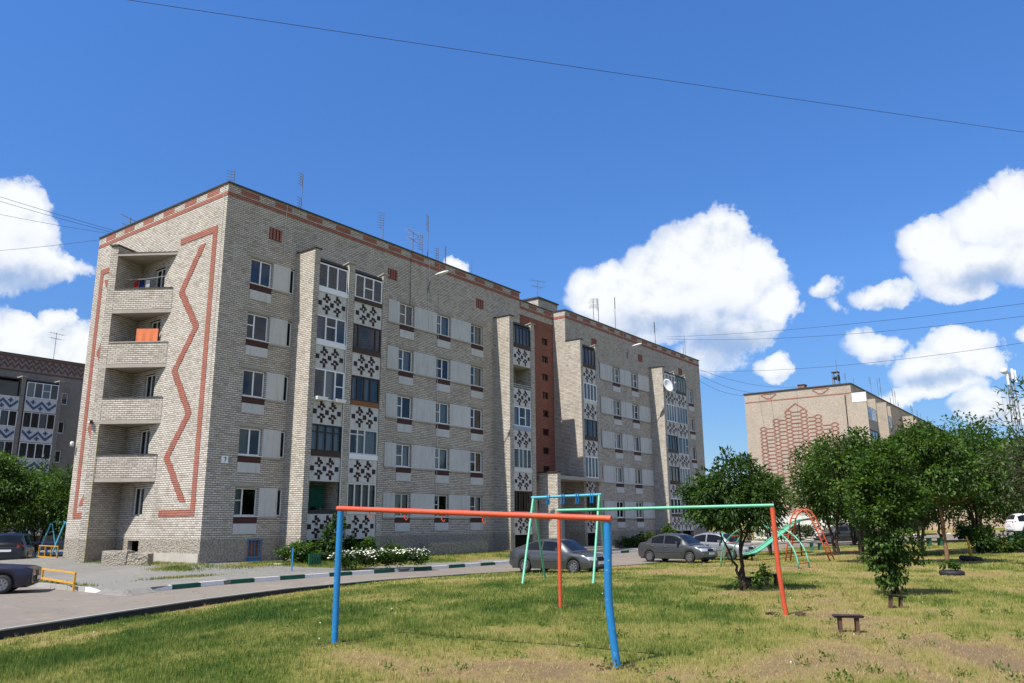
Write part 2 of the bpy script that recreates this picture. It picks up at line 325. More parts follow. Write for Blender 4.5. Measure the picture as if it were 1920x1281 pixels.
def streaky(name, col, amt=0.5, stain=(0.20, 0.185, 0.16)):
    t = NT(name); oi = t.node('ShaderNodeObjectInfo'); ad = t.node('ShaderNodeVectorMath', operation='ADD'); t.L(t.obj, ad.inputs[0])
    sc = t.node('ShaderNodeVectorMath', operation='SCALE'); sc.inputs[0].default_value = (31.0, 17.0, 9.0); t.L(oi.outputs['Random'], sc.inputs['Scale']); t.L(sc.outputs[0], ad.inputs[1])
    mp = t.node('ShaderNodeMapping'); mp.inputs['Scale'].default_value = (7.0, 7.0, 0.7); t.L(ad.outputs[0], mp.inputs[0])
    f = t.noise(1.0, 6, 0.65, mp.outputs[0]); g = t.noise(1.4, 6, 0.65, ad.outputs[0]); h = t.noise(26, 4, 0.7)
    c = t.mix(g, tuple(q * 0.84 for q in col), tuple(q * 1.12 for q in col))
    c = t.mix(t.math('MULTIPLY', oi.outputs['Random'], 0.16), c, tuple(q * 0.6 for q in col))
    c = t.mix(t.math('MULTIPLY', t.ramp(f, [(0.50, (0, 0, 0)), (0.75, (1, 1, 1))]), amt), c, stain)
    c = t.mix(t.ramp(h, [(0.66, (0, 0, 0)), (0.72, (0.5, 0.5, 0.5))]), c, stain)
    return t.done(c, 0.8, t.bump(h, 0.25, 0.01), 0.15)
M['panel'] = streaky('painted_panel', (0.52, 0.53, 0.52), 0.45)
M['parapet'] = streaky('balcony_concrete', (0.54, 0.535, 0.51), 0.55)
M['slab'] = plain('slab_concrete', (0.33, 0.30, 0.26), 0.9, 0.1, 0.3, 1.8, bump=0.3)
M['tile'] = plain('dark_ceramic', (0.020, 0.011, 0.011), 0.5, 0.25, 0.5, 9.0)
M['tile_light'] = plain('pale_ceramic', (0.55, 0.42, 0.36), 0.4, 0.4, 0.2, 9.0)
M['strip'] = plain('oxblood_paint', (0.055, 0.02, 0.019), 0.6, 0.25, 0.3, 4.0)
M['white'] = plain('white_pvc', (0.74, 0.75, 0.76), 0.4, 0.4, 0.05, 2.0)
M['old_white'] = plain('worn_white_paint', (0.58, 0.57, 0.53), 0.6, 0.3, 0.2, 5.0)
M['brown'] = plain('brown_stained_wood', (0.050, 0.026, 0.016), 0.55, 0.3, 0.4, 6.0)
M['ochre'] = plain('ochre_wood', (0.20, 0.085, 0.03), 0.6, 0.3, 0.3, 6.0)
M['black'] = plain('black_metal', (0.018, 0.017, 0.018), 0.5, 0.4, 0.3, 6.0)
M['teal'] = plain('teal_painted_metal', (0.05, 0.17, 0.16), 0.5, 0.4, 0.25, 4.0)
M['pale_board'] = plain('pale_board', (0.56, 0.55, 0.52), 0.7, 0.2, 0.12, 3.0)
M['grey_blue'] = plain('grey_blue_sheet', (0.26, 0.33, 0.42), 0.6, 0.3, 0.1, 2.0)
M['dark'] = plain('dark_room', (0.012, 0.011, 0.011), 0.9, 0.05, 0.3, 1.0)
M['loggia'] = plain('loggia_back_wall', (0.16, 0.14, 0.12), 0.9, 0.1, 0.3, 1.0)
M['glass'] = glass_mat('window_glass')
M['glass_dark'] = glass_mat('dark_glass', (0.10, 0.11, 0.12))
M['curtain'] = plain('white_net_curtain', (0.55, 0.55, 0.54), 0.9, 0.05, 0.1, 4.0)
M['curtain_blue'] = plain('blue_curtain', (0.16, 0.21, 0.34), 0.9, 0.05, 0.15, 4.0)
M['curtain_beige'] = plain('beige_curtain', (0.42, 0.37, 0.28), 0.9, 0.05, 0.15, 4.0)
M['roof_cap'] = plain('dark_roof_tin', (0.045, 0.038, 0.034), 0.55, 0.4, 0.3, 3.0)
M['bitumen'] = plain('roof_bitumen', (0.06, 0.058, 0.055), 0.9, 0.1, 0.2, 1.0)
M['alu'] = plain('weathered_steel', (0.15, 0.15, 0.155), 0.5, 0.4, 0.3, 5.0)
M['wire'] = plain('black_cable', (0.03, 0.03, 0.033), 0.6, 0.3, 0.2, 4.0)
M['pale_wire'] = plain('pale_cable', (0.52, 0.52, 0.50), 0.6, 0.3, 0.1, 4.0)
M['lamp'] = plain('lamp_housing', (0.66, 0.66, 0.64), 0.35, 0.5, 0.08, 3.0)
def painted(name, col, chip=(0.10, 0.07, 0.05)):
    t = NT(name); f = t.noise(4.5, 7, 0.75); g = t.noise(16, 5, 0.75)
    c = t.mix(t.ramp(f, [(0.35, (0, 0, 0)), (0.7, (0.9, 0.9, 0.9))]), col, tuple(q * 0.66 + 0.01 for q in col))
    c = t.mix(t.ramp(t.noise(9, 4, 0.6), [(0.62, (0, 0, 0)), (0.7, (0.35, 0.35, 0.35))]), c, tuple(min(1, q * 1.3 + .05) for q in col))
    c = t.mix(t.ramp(g, [(0.63, (0, 0, 0)), (0.66, (1, 1, 1))]), c, chip)
    return t.done(c, t.math('ADD', 0.34, t.math('MULTIPLY', f, 0.25)), t.bump(t.noise(14, 3), 0.12, 0.01), 0.45)
M['blue_paint'] = painted('blue_gloss_paint', (0.008, 0.19, 0.47), (0.25, 0.33, 0.42))
M['red_paint'] = painted('orange_red_gloss_paint', (0.60, 0.085, 0.03), (0.38, 0.06, 0.03))
M['mint_paint'] = painted('mint_gloss_paint', (0.13, 0.46, 0.30), (0.09, 0.28, 0.18))
M['cyan_paint'] = painted('cyan_gloss_paint', (0.10, 0.42, 0.56), (0.08, 0.25, 0.33))
M['pipe_yellow'] = plain('faded_yellow_pipe', (0.36, 0.30, 0.10), 0.7, 0.2, 0.3, 4.0)
M['yellow_paint'] = painted('yellow_gloss_paint', (0.72, 0.36, 0.02), (0.40, 0.16, 0.03))
M['green_paint'] = painted('green_gloss_paint', (0.02, 0.13, 0.07), (0.10, 0.12, 0.10))
M['dark_wood'] = plain('dark_stained_plank', (0.032, 0.022, 0.022), 0.6, 0.3, 0.45, 7.0, bump=0.3)
M['stool_leg'] = plain('brown_stained_leg', (0.10, 0.055, 0.04), 0.7, 0.2, 0.4, 7.0, bump=0.3)
M['kerb_white'] = plain('whitewashed_kerb', (0.70, 0.69, 0.66), 0.85, 0.1, 0.18, 3.5, bump=0.3)
M['kerb_green'] = plain('green_painted_kerb', (0.018, 0.095, 0.062), 0.75, 0.2, 0.35, 3.5, bump=0.3)
M['kerb_grey'] = plain('bare_kerb', (0.33, 0.32, 0.30), 0.9, 0.1, 0.2, 3.0, bump=0.3)
def asphalt(name, c, warm, crack=True):
    t = NT(name); f = t.noise(0.35, 6, 0.6); g = t.noise(90, 3, 0.7); h = t.noise(3.0, 5, 0.65)
    col = t.mix(f, c, warm); col = t.mix(t.math('MULTIPLY', t.math('SUBTRACT', g, 0.5), 0.9), col, (0.5, 0.48, 0.45))
    col = t.mix(t.ramp(h, [(0.58, (0, 0, 0)), (0.75, (0.5, 0.5, 0.5))]), col, tuple(q * 0.7 for q in c))
    n = t.bump(g, 0.5, 0.01)
    pv = t.node('ShaderNodeTexVoronoi'); pv.inputs['Scale'].default_value = 0.16; t.L(t.obj, pv.inputs['Vector']); ps_ = t.node('ShaderNodeSeparateColor'); t.L(pv.outputs['Color'], ps_.inputs[0])
    col = t.mix(t.math('MULTIPLY', ps_.outputs[0], 0.30), col, tuple(q * .62 for q in c))
    col = t.mix(t.math('MULTIPLY', t.ramp(t.noise(0.9, 7, 0.7), [(0.55, (0, 0, 0)), (0.7, (1, 1, 1))]), 0.35), col, (0.36, 0.31, 0.24))
    if crack:
        v = t.node('ShaderNodeTexVoronoi', feature='DISTANCE_TO_EDGE'); v.inputs['Scale'].default_value = 0.45
        wv = t.node('ShaderNodeVectorMath', operation='ADD'); nn = t.node('ShaderNodeTexNoise'); nn.inputs['Scale'].default_value = 1.6
        t.L(t.obj, nn.inputs['Vector']); t.L(t.obj, wv.inputs[0]); t.L(nn.outputs['Color'], wv.inputs[1]); t.L(wv.outputs[0], v.inputs['Vector'])
        ck = t.ramp(v.outputs['Distance'], [(0.0, (1, 1, 1)), (0.012, (0, 0, 0))])
        col = t.mix(t.math('MULTIPLY', ck, 0.40), col, (0.06, 0.052, 0.042))
    return t.done(col, 0.92, n, 0.12)
M['road'] = asphalt('pinkish_asphalt', (0.19, 0.165, 0.14), (0.225, 0.195, 0.165), True)
M['yard'] = asphalt('grey_yard_asphalt', (0.175, 0.17, 0.155), (0.23, 0.22, 0.20))
M['turf'] = turf_mat('dry_turf'); M['blade'] = turf_mat('grass_blades', True)
M['leaf'] = leaf_mat('dark_leaf', (0.013, 0.034, 0.008), (0.042, 0.086, 0.017), (0.10, 0.16, 0.032))
M['leaf_mid'] = leaf_mat('green_leaf', (0.018, 0.046, 0.008), (0.054, 0.106, 0.018), (0.125, 0.195, 0.034))
M['weed'] = leaf_mat('weed_leaf', (0.07, 0.12, 0.02), (0.11, 0.17, 0.03), (0.17, 0.22, 0.06))
M['leaf_grey'] = leaf_mat('grey_green_leaf', (0.022, 0.032, 0.014), (0.06, 0.08, 0.035), (0.12, 0.14, 0.07))
M['bark'] = rough_mat('tree_bark', (0.085, 0.065, 0.048), (0.045, 0.035, 0.027), 22, 0.8, 0.02)
M['bark_pale'] = rough_mat('pale_peeled_bark', (0.34, 0.20, 0.11), (0.20, 0.12, 0.07), 22, 0.6, 0.015)
M['petal'] = plain('white_petal', (0.80, 0.80, 0.70), 0.7, 0.2, 0.1, 5.0)
M['rubber'] = plain('black_rubber', (0.022, 0.022, 0.024), 0.65, 0.3, 0.4, 8.0, bump=0.4)
M['edge_dark'] = plain('near_black_edge', (0.022, 0.022, 0.026), 0.7, 0.3, 0.3, 3.0)
M['soil'] = plain('bare_soil', (0.07, 0.05, 0.035), 0.95, 0.05, 0.35, 6.0, bump=0.6)
M['chrome'] = plain('bright_metal', (0.27, 0.27, 0.28), 0.36, 0.5, 0.1, 3.0, metal=0.8)
def car_paint(name, col, flake=0.5, coat=0.6):
    t = NT(name); f = t.noise(1.4, 4); c = t.mix(t.math('MULTIPLY', f, 0.3), col, tuple(q * 0.8 for q in col))
    sp = t.node('ShaderNodeSeparateXYZ'); t.L(t.obj, sp.inputs[0])
    dirt = t.math('MULTIPLY', t.ramp(t.math('ADD', sp.outputs[2], t.math('MULTIPLY', t.noise(5), 0.3)), [(0.30, (1, 1, 1)), (0.62, (0, 0, 0))]), 0.12)
    c = t.mix(dirt, c, (0.18, 0.15, 0.12)); m = t.done(c, 0.30, None, 0.5, flake)
    t.bsdf.inputs['Coat Weight'].default_value = coat; t.bsdf.inputs['Coat Roughness'].default_value = 0.06; return m
M['car_grey'] = car_paint('graphite_metallic_paint', (0.060, 0.064, 0.070), 0.35); M['car_silver'] = car_paint('silver_metallic_paint', (0.30, 0.31, 0.33))
M['car_black'] = car_paint('black_paint', (0.006, 0.006, 0.007), 0.0, 0.08); M['car_purple'] = car_paint('dark_violet_paint', (0.007, 0.006, 0.022), 0.0, 0.12)
M['car_white'] = car_paint('white_car_paint', (0.75, 0.75, 0.76), 0.0); M['car_dark'] = car_paint('dark_green_grey_paint', (0.035, 0.04, 0.042), 0.3)
M['car_trim'] = plain('black_plastic', (0.02, 0.02, 0.021), 0.55, 0.3, 0.2, 6.0)
t = NT('tinted_car_glass'); M['car_glass'] = t.done(t.mix(t.noise(2), (0.006, 0.008, 0.013), (0.014, 0.017, 0.024)), 0.06, None, 0.16)
t = NT('headlamp_glass'); M['headlamp'] = t.done(t.mix(t.noise(9), (0.45, 0.46, 0.47), (0.75, 0.76, 0.77)), 0.12, None, 0.6)
M['red_lamp'] = plain('red_lamp_lens', (0.30, 0.012, 0.010), 0.2, 0.5, 0.2, 5.0); M['amber_lamp'] = plain('amber_lamp_lens', (0.6, 0.20, 0.01), 0.2, 0.5, 0.1, 5.0)
M['plate'] = plain('white_number_plate', (0.72, 0.72, 0.70), 0.5, 0.3, 0.06, 12.0)
M['cloth_orange'] = plain('orange_towel', (0.62, 0.19, 0.09), 0.95, 0.05, 0.12, 4.0); M['cloth_red'] = plain('red_cloth', (0.40, 0.03, 0.03), 0.95, 0.05, 0.2, 4.0)
M['cloth_navy'] = plain('navy_cloth', (0.02, 0.03, 0.12), 0.95, 0.05, 0.2, 4.0); M['cloth_white'] = plain('white_cloth', (0.62, 0.62, 0.64), 0.95, 0.05, 0.1, 4.0)
M['cloth_green'] = plain('dark_green_blanket', (0.015, 0.07, 0.05), 0.95, 0.05, 0.25, 4.0)
M['blue_tile'] = plain('blue_ceramic', (0.03, 0.07, 0.16), 0.5, 0.4, 0.25, 6.0)
M['far_shop'] = plain('cream_shop_wall', (0.40, 0.31, 0.23), 0.8, 0.2, 0.2, 0.6); M['far_red'] = plain('red_fascia', (0.42, 0.07, 0.04), 0.6, 0.3, 0.2, 1.0)
M['far_yellow'] = plain('yellow_awning', (0.70, 0.42, 0.04), 0.6, 0.3, 0.15, 1.0)
# ------------------------------------------------------------------ ground heights
def ss(a, b, x):
    t = min(1.0, max(0.0, (x - a) / (b - a))); return t * t * (3 - 2 * t)
EDGE = [(-11.5, 5), (-11.0, 12), (-10.5, 17.1), (-8.9, 23.7), (-7.6, 27.2), (-5.3, 31), (-1.9, 34.7), (5.7, 41), (12.4, 49.9), (17, 56.5)]
ROADZ = -0.43
def edge_x(y):
    for (x0, y0), (x1, y1) in zip(EDGE[:-1], EDGE[1:]):
        if y <= y1: return x0 + (x1 - x0) * (y - y0) / (y1 - y0)
    return EDGE[-1][0] + (y - EDGE[-1][1]) * 0.8
def edge_sd(x, y):
    best = 1e9; sg = 1
    for (ax, ay), (bx, by) in zip(EDGE[:-1], EDGE[1:]):
        dx, dy = bx - ax, by - ay; q = ((x - ax) * dx + (y - ay) * dy) / (dx * dx + dy * dy); q = min(1, max(0, q))
        d = math.hypot(x - ax - dx * q, y - ay - dy * q)
        if d < best: best = d; sg = 1 if dy * (x - ax) - dx * (y - ay) >= 0 else -1
    return best * sg
def rise(x, y):
    r = max(0.0, x - 14); return min(2.2, .036 * r * r / (r + 4)) * ss(10, 45, y)
def lawn_z(x, y):
    ez = -.46 - .14 * (1 - ss(-9, -4, x)); q = ss(0, 9, edge_sd(x, y))
    b = .015 * math.sin(x * 1.7 + y * .6) * math.sin(y * 1.3 - x * .4)
    return ez + (-.30 * ss(14, 45, y) - ez) * q + rise(x, y) + b * q

# value noise for the dry and green patches of the turf
_rng = np.random.default_rng(5); _tab = _rng.random((256, 256))
def vnoise(x, y):
    xi = np.floor(x).astype(int); yi = np.floor(y).astype(int); fx = x - xi; fy = y - yi
    fx = fx * fx * (3 - 2 * fx); fy = fy * fy * (3 - 2 * fy)
    g = lambda a, b: _tab[a % 256, b % 256]
    return (g(xi, yi) * (1 - fx) + g(xi + 1, yi) * fx) * (1 - fy) + (g(xi, yi + 1) * (1 - fx) + g(xi + 1, yi + 1) * fx) * fy
def fbm(x, y, n=5):
    s = np.zeros_like(x); a = 0.5; t = 0
    for i in range(n):
        s += a * vnoise(x + 17.3 * i, y - 9.1 * i); t += a; a *= 0.55; x = x * 2.03; y = y * 2.03
    return s / t
def sstep(a, b, x):
    q = np.clip((x - a) / (b - a), 0, 1); return q * q * (3 - 2 * q)
def blob(x, y, cx, cy, rx, ry): return np.exp(-(((x - cx) / rx) ** 2 + ((y - cy) / ry) ** 2))
def greenness(x, y):
    g = 0.47 + 1.15 * (fbm(x * .55 + 3, y * .30 + 8) - 0.5) + 0.65 * (fbm(x * 2.3 + 40, y * 1.5 + 11) - .5)
    g += .33 * blob(x, y, -3.5, 17.0, 5.0, 6.0) + .28 * blob(x, y, -6.0, 11, 3.4, 2.6) + .15 * blob(x, y, 1.5, 20, 5, 6)
    g -= .42 * blob(x, y, -1.6, 10.3, 2.1, 1.3) + .40 * blob(x, y, 1.0, 9.2, 2.4, 1.0) + .22 * blob(x, y, 4.5, 9.8, 3.0, 1.6)
    g -= .20 * blob(x, y, -8.0, 17.6, 1.1, 1.4) + .16 * blob(x, y, 1.8, 12.4, 1.6, 1.2) + .14 * blob(x, y, 9, 14, 3.5, 4)
    g -= .16 * blob(x, y, 0.9, 16.5, 0.8, 0.8) + .2 * blob(x, y, 4.8, 14.6, .7, .5)
    return g

# ------------------------------------------------------------------ main apartment building
TH = 0.641; EX, EY = math.sin(TH), math.cos(TH)            # along the street front
RZ = math.atan2(EY, EX)
CX, CY = -13.787, 35.797
def loc2w(u, v, o=(CX, CY)): return (o[0] + EX * u + EY * v, o[1] + EY * u - EX * v)     # v: out of the front
rnd = random.Random(11)
_cache = {}
def cached(key, fn):
    if key not in _cache: _cache[key] = fn()
    return _cache[key]

def wall_front(mb, u0, u1, z0, z1, y, holes, depth=0.22, axis='x', sign=1, zsplit=(), mats=(0, 0)):
    """wall in plane y (axis 'x': runs along x) with rectangular holes and reveals; below zsplit it takes mats[1]"""
    def P(a, z, d=0.0):
        return (a, y + d * sign, z) if axis == 'x' else (y + d * sign, a, z)
    us = sorted({u0, u1, *[h[0] for h in holes], *[h[1] for h in holes]}); zs = sorted({z0, z1, *[h[2] for h in holes], *[h[3] for h in holes], *zsplit})
    us = [q for q in us if u0 <= q <= u1]; zs = [q for q in zs if z0 <= q <= z1]
    flip = (axis == 'x') != (sign > 0)
    for a, b in zip(us[:-1], us[1:]):
        for c, d in zip(zs[:-1], zs[1:]):
            m = ((a + b) / 2, (c + d) / 2)
            if any(h[0] < m[0] < h[1] and h[2] < m[1] < h[3] for h in holes): continue
            mb.mat(mats[1] if zsplit and m[1] < zsplit[0] else mats[0])
            q = (P(a, c), P(b, c), P(b, d), P(a, d)); mb.face(*(q[::-1] if flip else q))
    mb.mat(mats[0])
    for (a, b, c, d) in holes:
        for q in ((P(a, c), P(a, d), P(a, d, depth), P(a, c, depth)), (P(b, d), P(b, c), P(b, c, depth), P(b, d, depth)),
                  (P(b, c), P(a, c), P(a, c, depth), P(b, c, depth)), (P(a, d), P(b, d), P(b, d, depth), P(a, d, depth))):
            mb.face(*(q if not flip else q[::-1]))

def frame_mesh(w, h, mat, splits, transoms, bar=.06, dep=.07):
    def f():
        mb = MB(); mb.box(0, w, 0, dep, 0, bar); mb.box(0, w, 0, dep, h - bar, h)
        mb.box(0, bar, 0, dep, bar, h - bar); mb.box(w - bar, w, 0, dep, bar, h - bar)
        xs = [bar] + [w * s for s in splits] + [w - bar]
        for s in splits: mb.box(w * s - bar * .6, w * s + bar * .6, 0.004, dep, bar, h - bar)
        for (k, fr) in transoms:
            a, b = xs[k], xs[k + 1]; a += bar * .6 * (k > 0); b -= bar * .6 * (k < len(splits)); mb.box(a, b, .008, dep - .004, h * fr - bar * .4, h * fr + bar * .4)
        return mb.mesh('window_frame', M[mat])
    return cached(('fr', round(w, 2), round(h, 2), mat, tuple(splits), tuple(transoms), bar), f)
def pane_mesh(w, h, mat):
    def f():
        mb = MB(); mb.face((0, 0, 0), (w, 0, 0), (w, 0, h), (0, 0, h)); return mb.mesh('pane', M[mat])
    return cached(('pane', round(w, 3), round(h, 3), mat), f)
def curtain_mesh(w, h, mat):
    def f():
        mb = MB(); n = max(4, int(w / .06))
        for i in range(n):
            x0, x1 = w * i / n, w * (i + 1) / n; a = .025 * math.sin(i * 1.9); b = .025 * math.sin((i + 1) * 1.9)
            mb.face((x0, a, 0), (x1, b, 0), (x1, b, h), (x0, a, h))
        return mb.mesh('curtain', M[mat], True)
    return cached(('cur', round(w, 2), round(h, 2), mat), f)
def window(parent, x, y, z, w, h, mat='white', splits=(.5,), transoms=(), curtain=None, name='window', rz=0.0, glass='glass', bar=.06, sub=True):
    """origin: lower left outer corner; one frame with its panes (and curtains)"""
    o = link(name, frame_mesh(w, h, mat, splits, transoms, bar), parent, (x, y, z), rz)
    if not sub: return o
    xs = [bar] + [w * s for s in splits] + [w - bar]
    for k in range(len(xs) - 1):
        a, b = xs[k], xs[k + 1]
        cuts = [bar] + [h * f for (j, f) in transoms if j == k] + [h - bar]
        for c, d in zip(cuts[:-1], cuts[1:]): link('pane', pane_mesh(b - a, d - c, glass), o, (a, .035, c))
        if curtain and curtain[k % len(curtain)]: link('curtain', curtain_mesh(b - a + .02, h - 2 * bar, curtain[k % len(curtain)]), o, (a - .01, .17, bar))
    return o

def band(mb, a0, a1, P, flip=False):
    """red course and dashed red rectangles under the roof edge; P(a, out, z) gives a point"""
    def bx(a, b, c, d):
        q = [P(a, 0, c), P(b, 0, c), P(b, .014, c), P(a, .014, c), P(a, 0, d), P(b, 0, d), P(b, .014, d), P(a, .014, d)]
        if flip: q = [q[i] for i in (1, 0, 3, 2, 5, 4, 7, 6)]
        mb.hexa([q[i] for i in (3, 2, 1, 0, 7, 6, 5, 4)])
    bx(a0 + .002, a1 - .002, 17.34, 17.54)
    x = a0 + .73
    while x < a1 - .5: bx(x, min(x + 1.05, a1 - .1), 17.62, 17.86); x += 2.02

FZ = [1.1 + 2.8 * k for k in range(5)]       # floor levels
B = empty('apartment_building', (CX, CY, 0), RZ)
tag(B, 'five-storey pale brick apartment block with red zigzag ornament on its sunlit gable end', 'apartment block', 'brick apartment blocks')
TOPZ = 17.95
sec1 = []; wing = []
WZ0, WZ1 = 2.05, 3.36
colsA = [(1.58, 2.83), (3.94, 4.24), (11.92, 13.12), (15.22, 16.46), (18.54, 19.78)]
colsW = [(34.84, 35.12), (37.2, 38.46), (40.5, 41.72), (52.3, 53.5)]
for k in range(5):
    for a, b in colsA: sec1.append((a, b, WZ0 + 2.8 * k, WZ1 + 2.8 * k))
    for a, b in colsW: wing.append((a, b, WZ0 + 2.8 * k, WZ1 + 2.8 * k))
hole_b = (2.46, 3.16, .22, .98)
bal_holes = []
BALS = [(4.66, 6.66), (7.2, 9.2), (21.42, 23.44), (30.32, 32.24), (44.44, 46.5), (46.62, 48.9)]
for a, b in BALS:
    for k in range(5): bal_holes.append((a + .15, a + 1.85, FZ[k] + .05, FZ[k] + 2.3))
mats_w = [M['brick'], M['plinth'], M['dark']]
mb = MB(); ZP = 1.05
wall_front(mb, 0, 24, -.6, TOPZ, 0, sec1 + [h for h in bal_holes if h[1] < 24] + [hole_b], zsplit=(ZP,), mats=(0, 1))
mb.build('front_wall', mats_w, B)
mb = MB(); wall_front(mb, 30, 55.4, -.6, TOPZ, 0, wing + [h for h in bal_holes if h[0] > 30], zsplit=(ZP,), mats=(0, 1)); mb.build('front_wall', mats_w, B)
mb = MB(); gh = [(5.15, 6.15, .42, .95)] + [(5.1, 6.1, 2.1 + 2.8 * k - (1.0 if k else 0), 3.5 + 2.8 * k) for k in range(5)]
wall_front(mb, 0, 12.7, -.6, TOPZ, 0, gh, axis='y', sign=1, zsplit=(ZP,), mats=(0, 1)); mb.build('gable_wall', mats_w, B)
# plinth rendering on the gable stands a little proud of the brick
mb = MB()
for a, b in ((.02, 4.6),): mb.prism([(-.05, a), (0.0, a), (0.0, b), (-.05, b)], -.6, .42)
mb.build('plinth_render', M['render'], B)
mb = MB()   # remaining outer walls
mb.face((55.4, 0, -.6), (55.4, 12.7, -.6), (55.4, 12.7, TOPZ), (55.4, 0, TOPZ)); mb.face((55.4, 12.7, -.6), (0, 12.7, -.6), (0, 12.7, TOPZ), (55.4, 12.7, TOPZ))
mb.face((30, 1.15, -.6), (30, 0, -.6), (30, 0, TOPZ), (30, 1.15, TOPZ)); mb.face((24, 0, -.6), (24, 1.15, -.6), (24, 1.15, TOPZ), (24, 0, TOPZ))
mb.build('side_wall', M['brick'], B)
# recessed stair bay in red brick
st = [(28.42, 29.22, z, z + .52) for z in [15.08 - 1.4 * i for i in range(8)]]
door_h = (28.6, 30.0, .3, 2.5)
mb = MB(); wall_front(mb, 24, 30, -.6, 16.9, 1.15, st, mats=(0, 0)); mb.build('stair_wall', M['brick_red'], B)
mb = MB(); mb.face((24, 1.15, 16.9), (30, 1.15, 16.9), (30, 1.15, TOPZ), (24, 1.15, TOPZ)); mb.build('stair_wall', M['brick'], B)
for (a, b, c, d) in st:
    o = window(B, a + .02, 1.15 + .1, c + .02, .76, .48, 'brown', (.5,), (), None, 'stair_window', glass='glass_dark')
# dark rooms behind the windows
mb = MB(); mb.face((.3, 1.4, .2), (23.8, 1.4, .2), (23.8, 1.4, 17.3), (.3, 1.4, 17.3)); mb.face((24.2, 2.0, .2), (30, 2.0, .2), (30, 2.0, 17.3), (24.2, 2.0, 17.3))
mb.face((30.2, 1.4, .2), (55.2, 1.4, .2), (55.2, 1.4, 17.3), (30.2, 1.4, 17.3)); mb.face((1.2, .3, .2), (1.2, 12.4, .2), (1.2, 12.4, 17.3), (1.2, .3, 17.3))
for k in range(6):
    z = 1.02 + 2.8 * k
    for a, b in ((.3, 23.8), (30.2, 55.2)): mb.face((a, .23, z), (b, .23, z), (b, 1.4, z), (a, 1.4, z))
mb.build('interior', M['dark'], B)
# roof
mb = MB(); mb.face((0, 0, 17.6), (24, 0, 17.6), (24, 12.7, 17.6), (0, 12.7, 17.6)); mb.face((24, 1.15, 17.6), (30, 1.15, 17.6), (30, 12.7, 17.6), (24, 12.7, 17.6))
mb.face((30, 0, 17.6), (55.4, 0, 17.6), (55.4, 12.7, 17.6), (30, 12.7, 17.6)); mb.build('roof', M['bitumen'], B)
mb = MB(); c0, c1 = 17.95, 18.03
for (a, b, y0, y1) in ((-.06, 24.06, -.07, .32), (24.06, 29.94, 1.08, 1.47), (29.94, 55.46, -.07, .32), (-.06, .32, .32, 12.7), (23.68, 24.06, .32, 1.08), (29.94, 30.32, .32, 1.08), (55.08, 55.46, .32, 12.7)):
    mb.box(a, b, y0, y1, c0, c1)
mb.build('roof_cap', M['roof_cap'], B)
mb = MB(); mb.box(32.0, 34.9, 3.9, 5.6, 17.6, 20.1); hb = mb.build('stair_head', M['brick'], B)
mb = MB(); mb.box(31.9, 35.0, 3.8, 5.7, 20.1, 20.22); mb.build('roof_slab', M['roof_cap'], hb)
mb = MB(); mb.box(8.4, 9.3, 1.3, 2.2, 17.6, 18.35); mb.build('vent_stack', M['roof_cap'], B)
# red trim under the roof edge
mb = MB(); band(mb, 0, 24, lambda a, o, z: (a, -o, z)); mb.build('brick_band', M['brick_trim'], B)
mb = MB(); band(mb, 30, 55.4, lambda a, o, z: (a, -o, z)); mb.build('brick_band', M['brick_trim'], B)
mb = MB(); band(mb, 24, 30, lambda a, o, z: (a, 1.15 - o, z)); mb.build('brick_band', M['brick_trim'], B)
mb = MB(); band(mb, 0, 12.7, lambda a, o, z: (-o, a, z), True); mb.build('brick_band', M['brick_trim'], B)
mb = MB(); band(mb, -1.15, 0, lambda a, o, z: (30 - o, -a, z), False); mb.build('brick_band', M['brick_trim'], B)
# ornament of projecting red bricks on the gable (courses of 0.1 m)
def gbox(mb, w0, w1, z0, z1, t=.022):
    mb.hexa([(-t, w0, z0), (0, w0, z0), (0, w1, z0), (-t, w1, z0), (-t, w0, z1), (0, w0, z1), (0, w1, z1), (-t, w1, z1)])
def zigzag(name, pts, half, clip=None):
    mb = MB()
    for (wa, za), (wb, zb) in zip(pts[:-1], pts[1:]):
        n = int(round(abs(za - zb) / .1))
        for i in range(n):
            z = max(za, zb) - .1 * (i + 1); f = (z + .05 - za) / (zb - za); w = round((wa + (wb - wa) * f) / .065) * .065
            a, b = w - half, w + half
            if clip: a, b = max(a, clip[0]), min(b, clip[1])
            if b - a > .05: gbox(mb, a, b, z + .004, z + .096, .022 + .004 * (i % 2))
    o = mb.build(name, M['brick_trim'], B); return tag(o, kind='stuff')
zz = [(1.78, 15.2), (3.36, 13.0), (1.78, 11.0), (3.36, 9.0), (1.78, 6.8), (3.36, 4.8), (1.68, 2.7)]
zigzag('zigzag_ornament', zz, .25)
zigzag('zigzag_ornament', [(13.05 - w, z) for w, z in zz], .25)
mb = MB(); gbox(mb, .62, .98, 2.06, 15.92); gbox(mb, .985, 3.85, 15.58, 15.92); gbox(mb, .985, 3.6, 2.06, 2.36); mb.build('frame_ornament', M['brick_trim'], B)
mb = MB(); gbox(mb, 11.72, 12.08, 2.06, 15.92); gbox(mb, 8.9, 11.715, 15.58, 15.92); gbox(mb, 8.9, 11.715, 2.06, 2.36); mb.build('frame_ornament', M['brick_trim'], B)

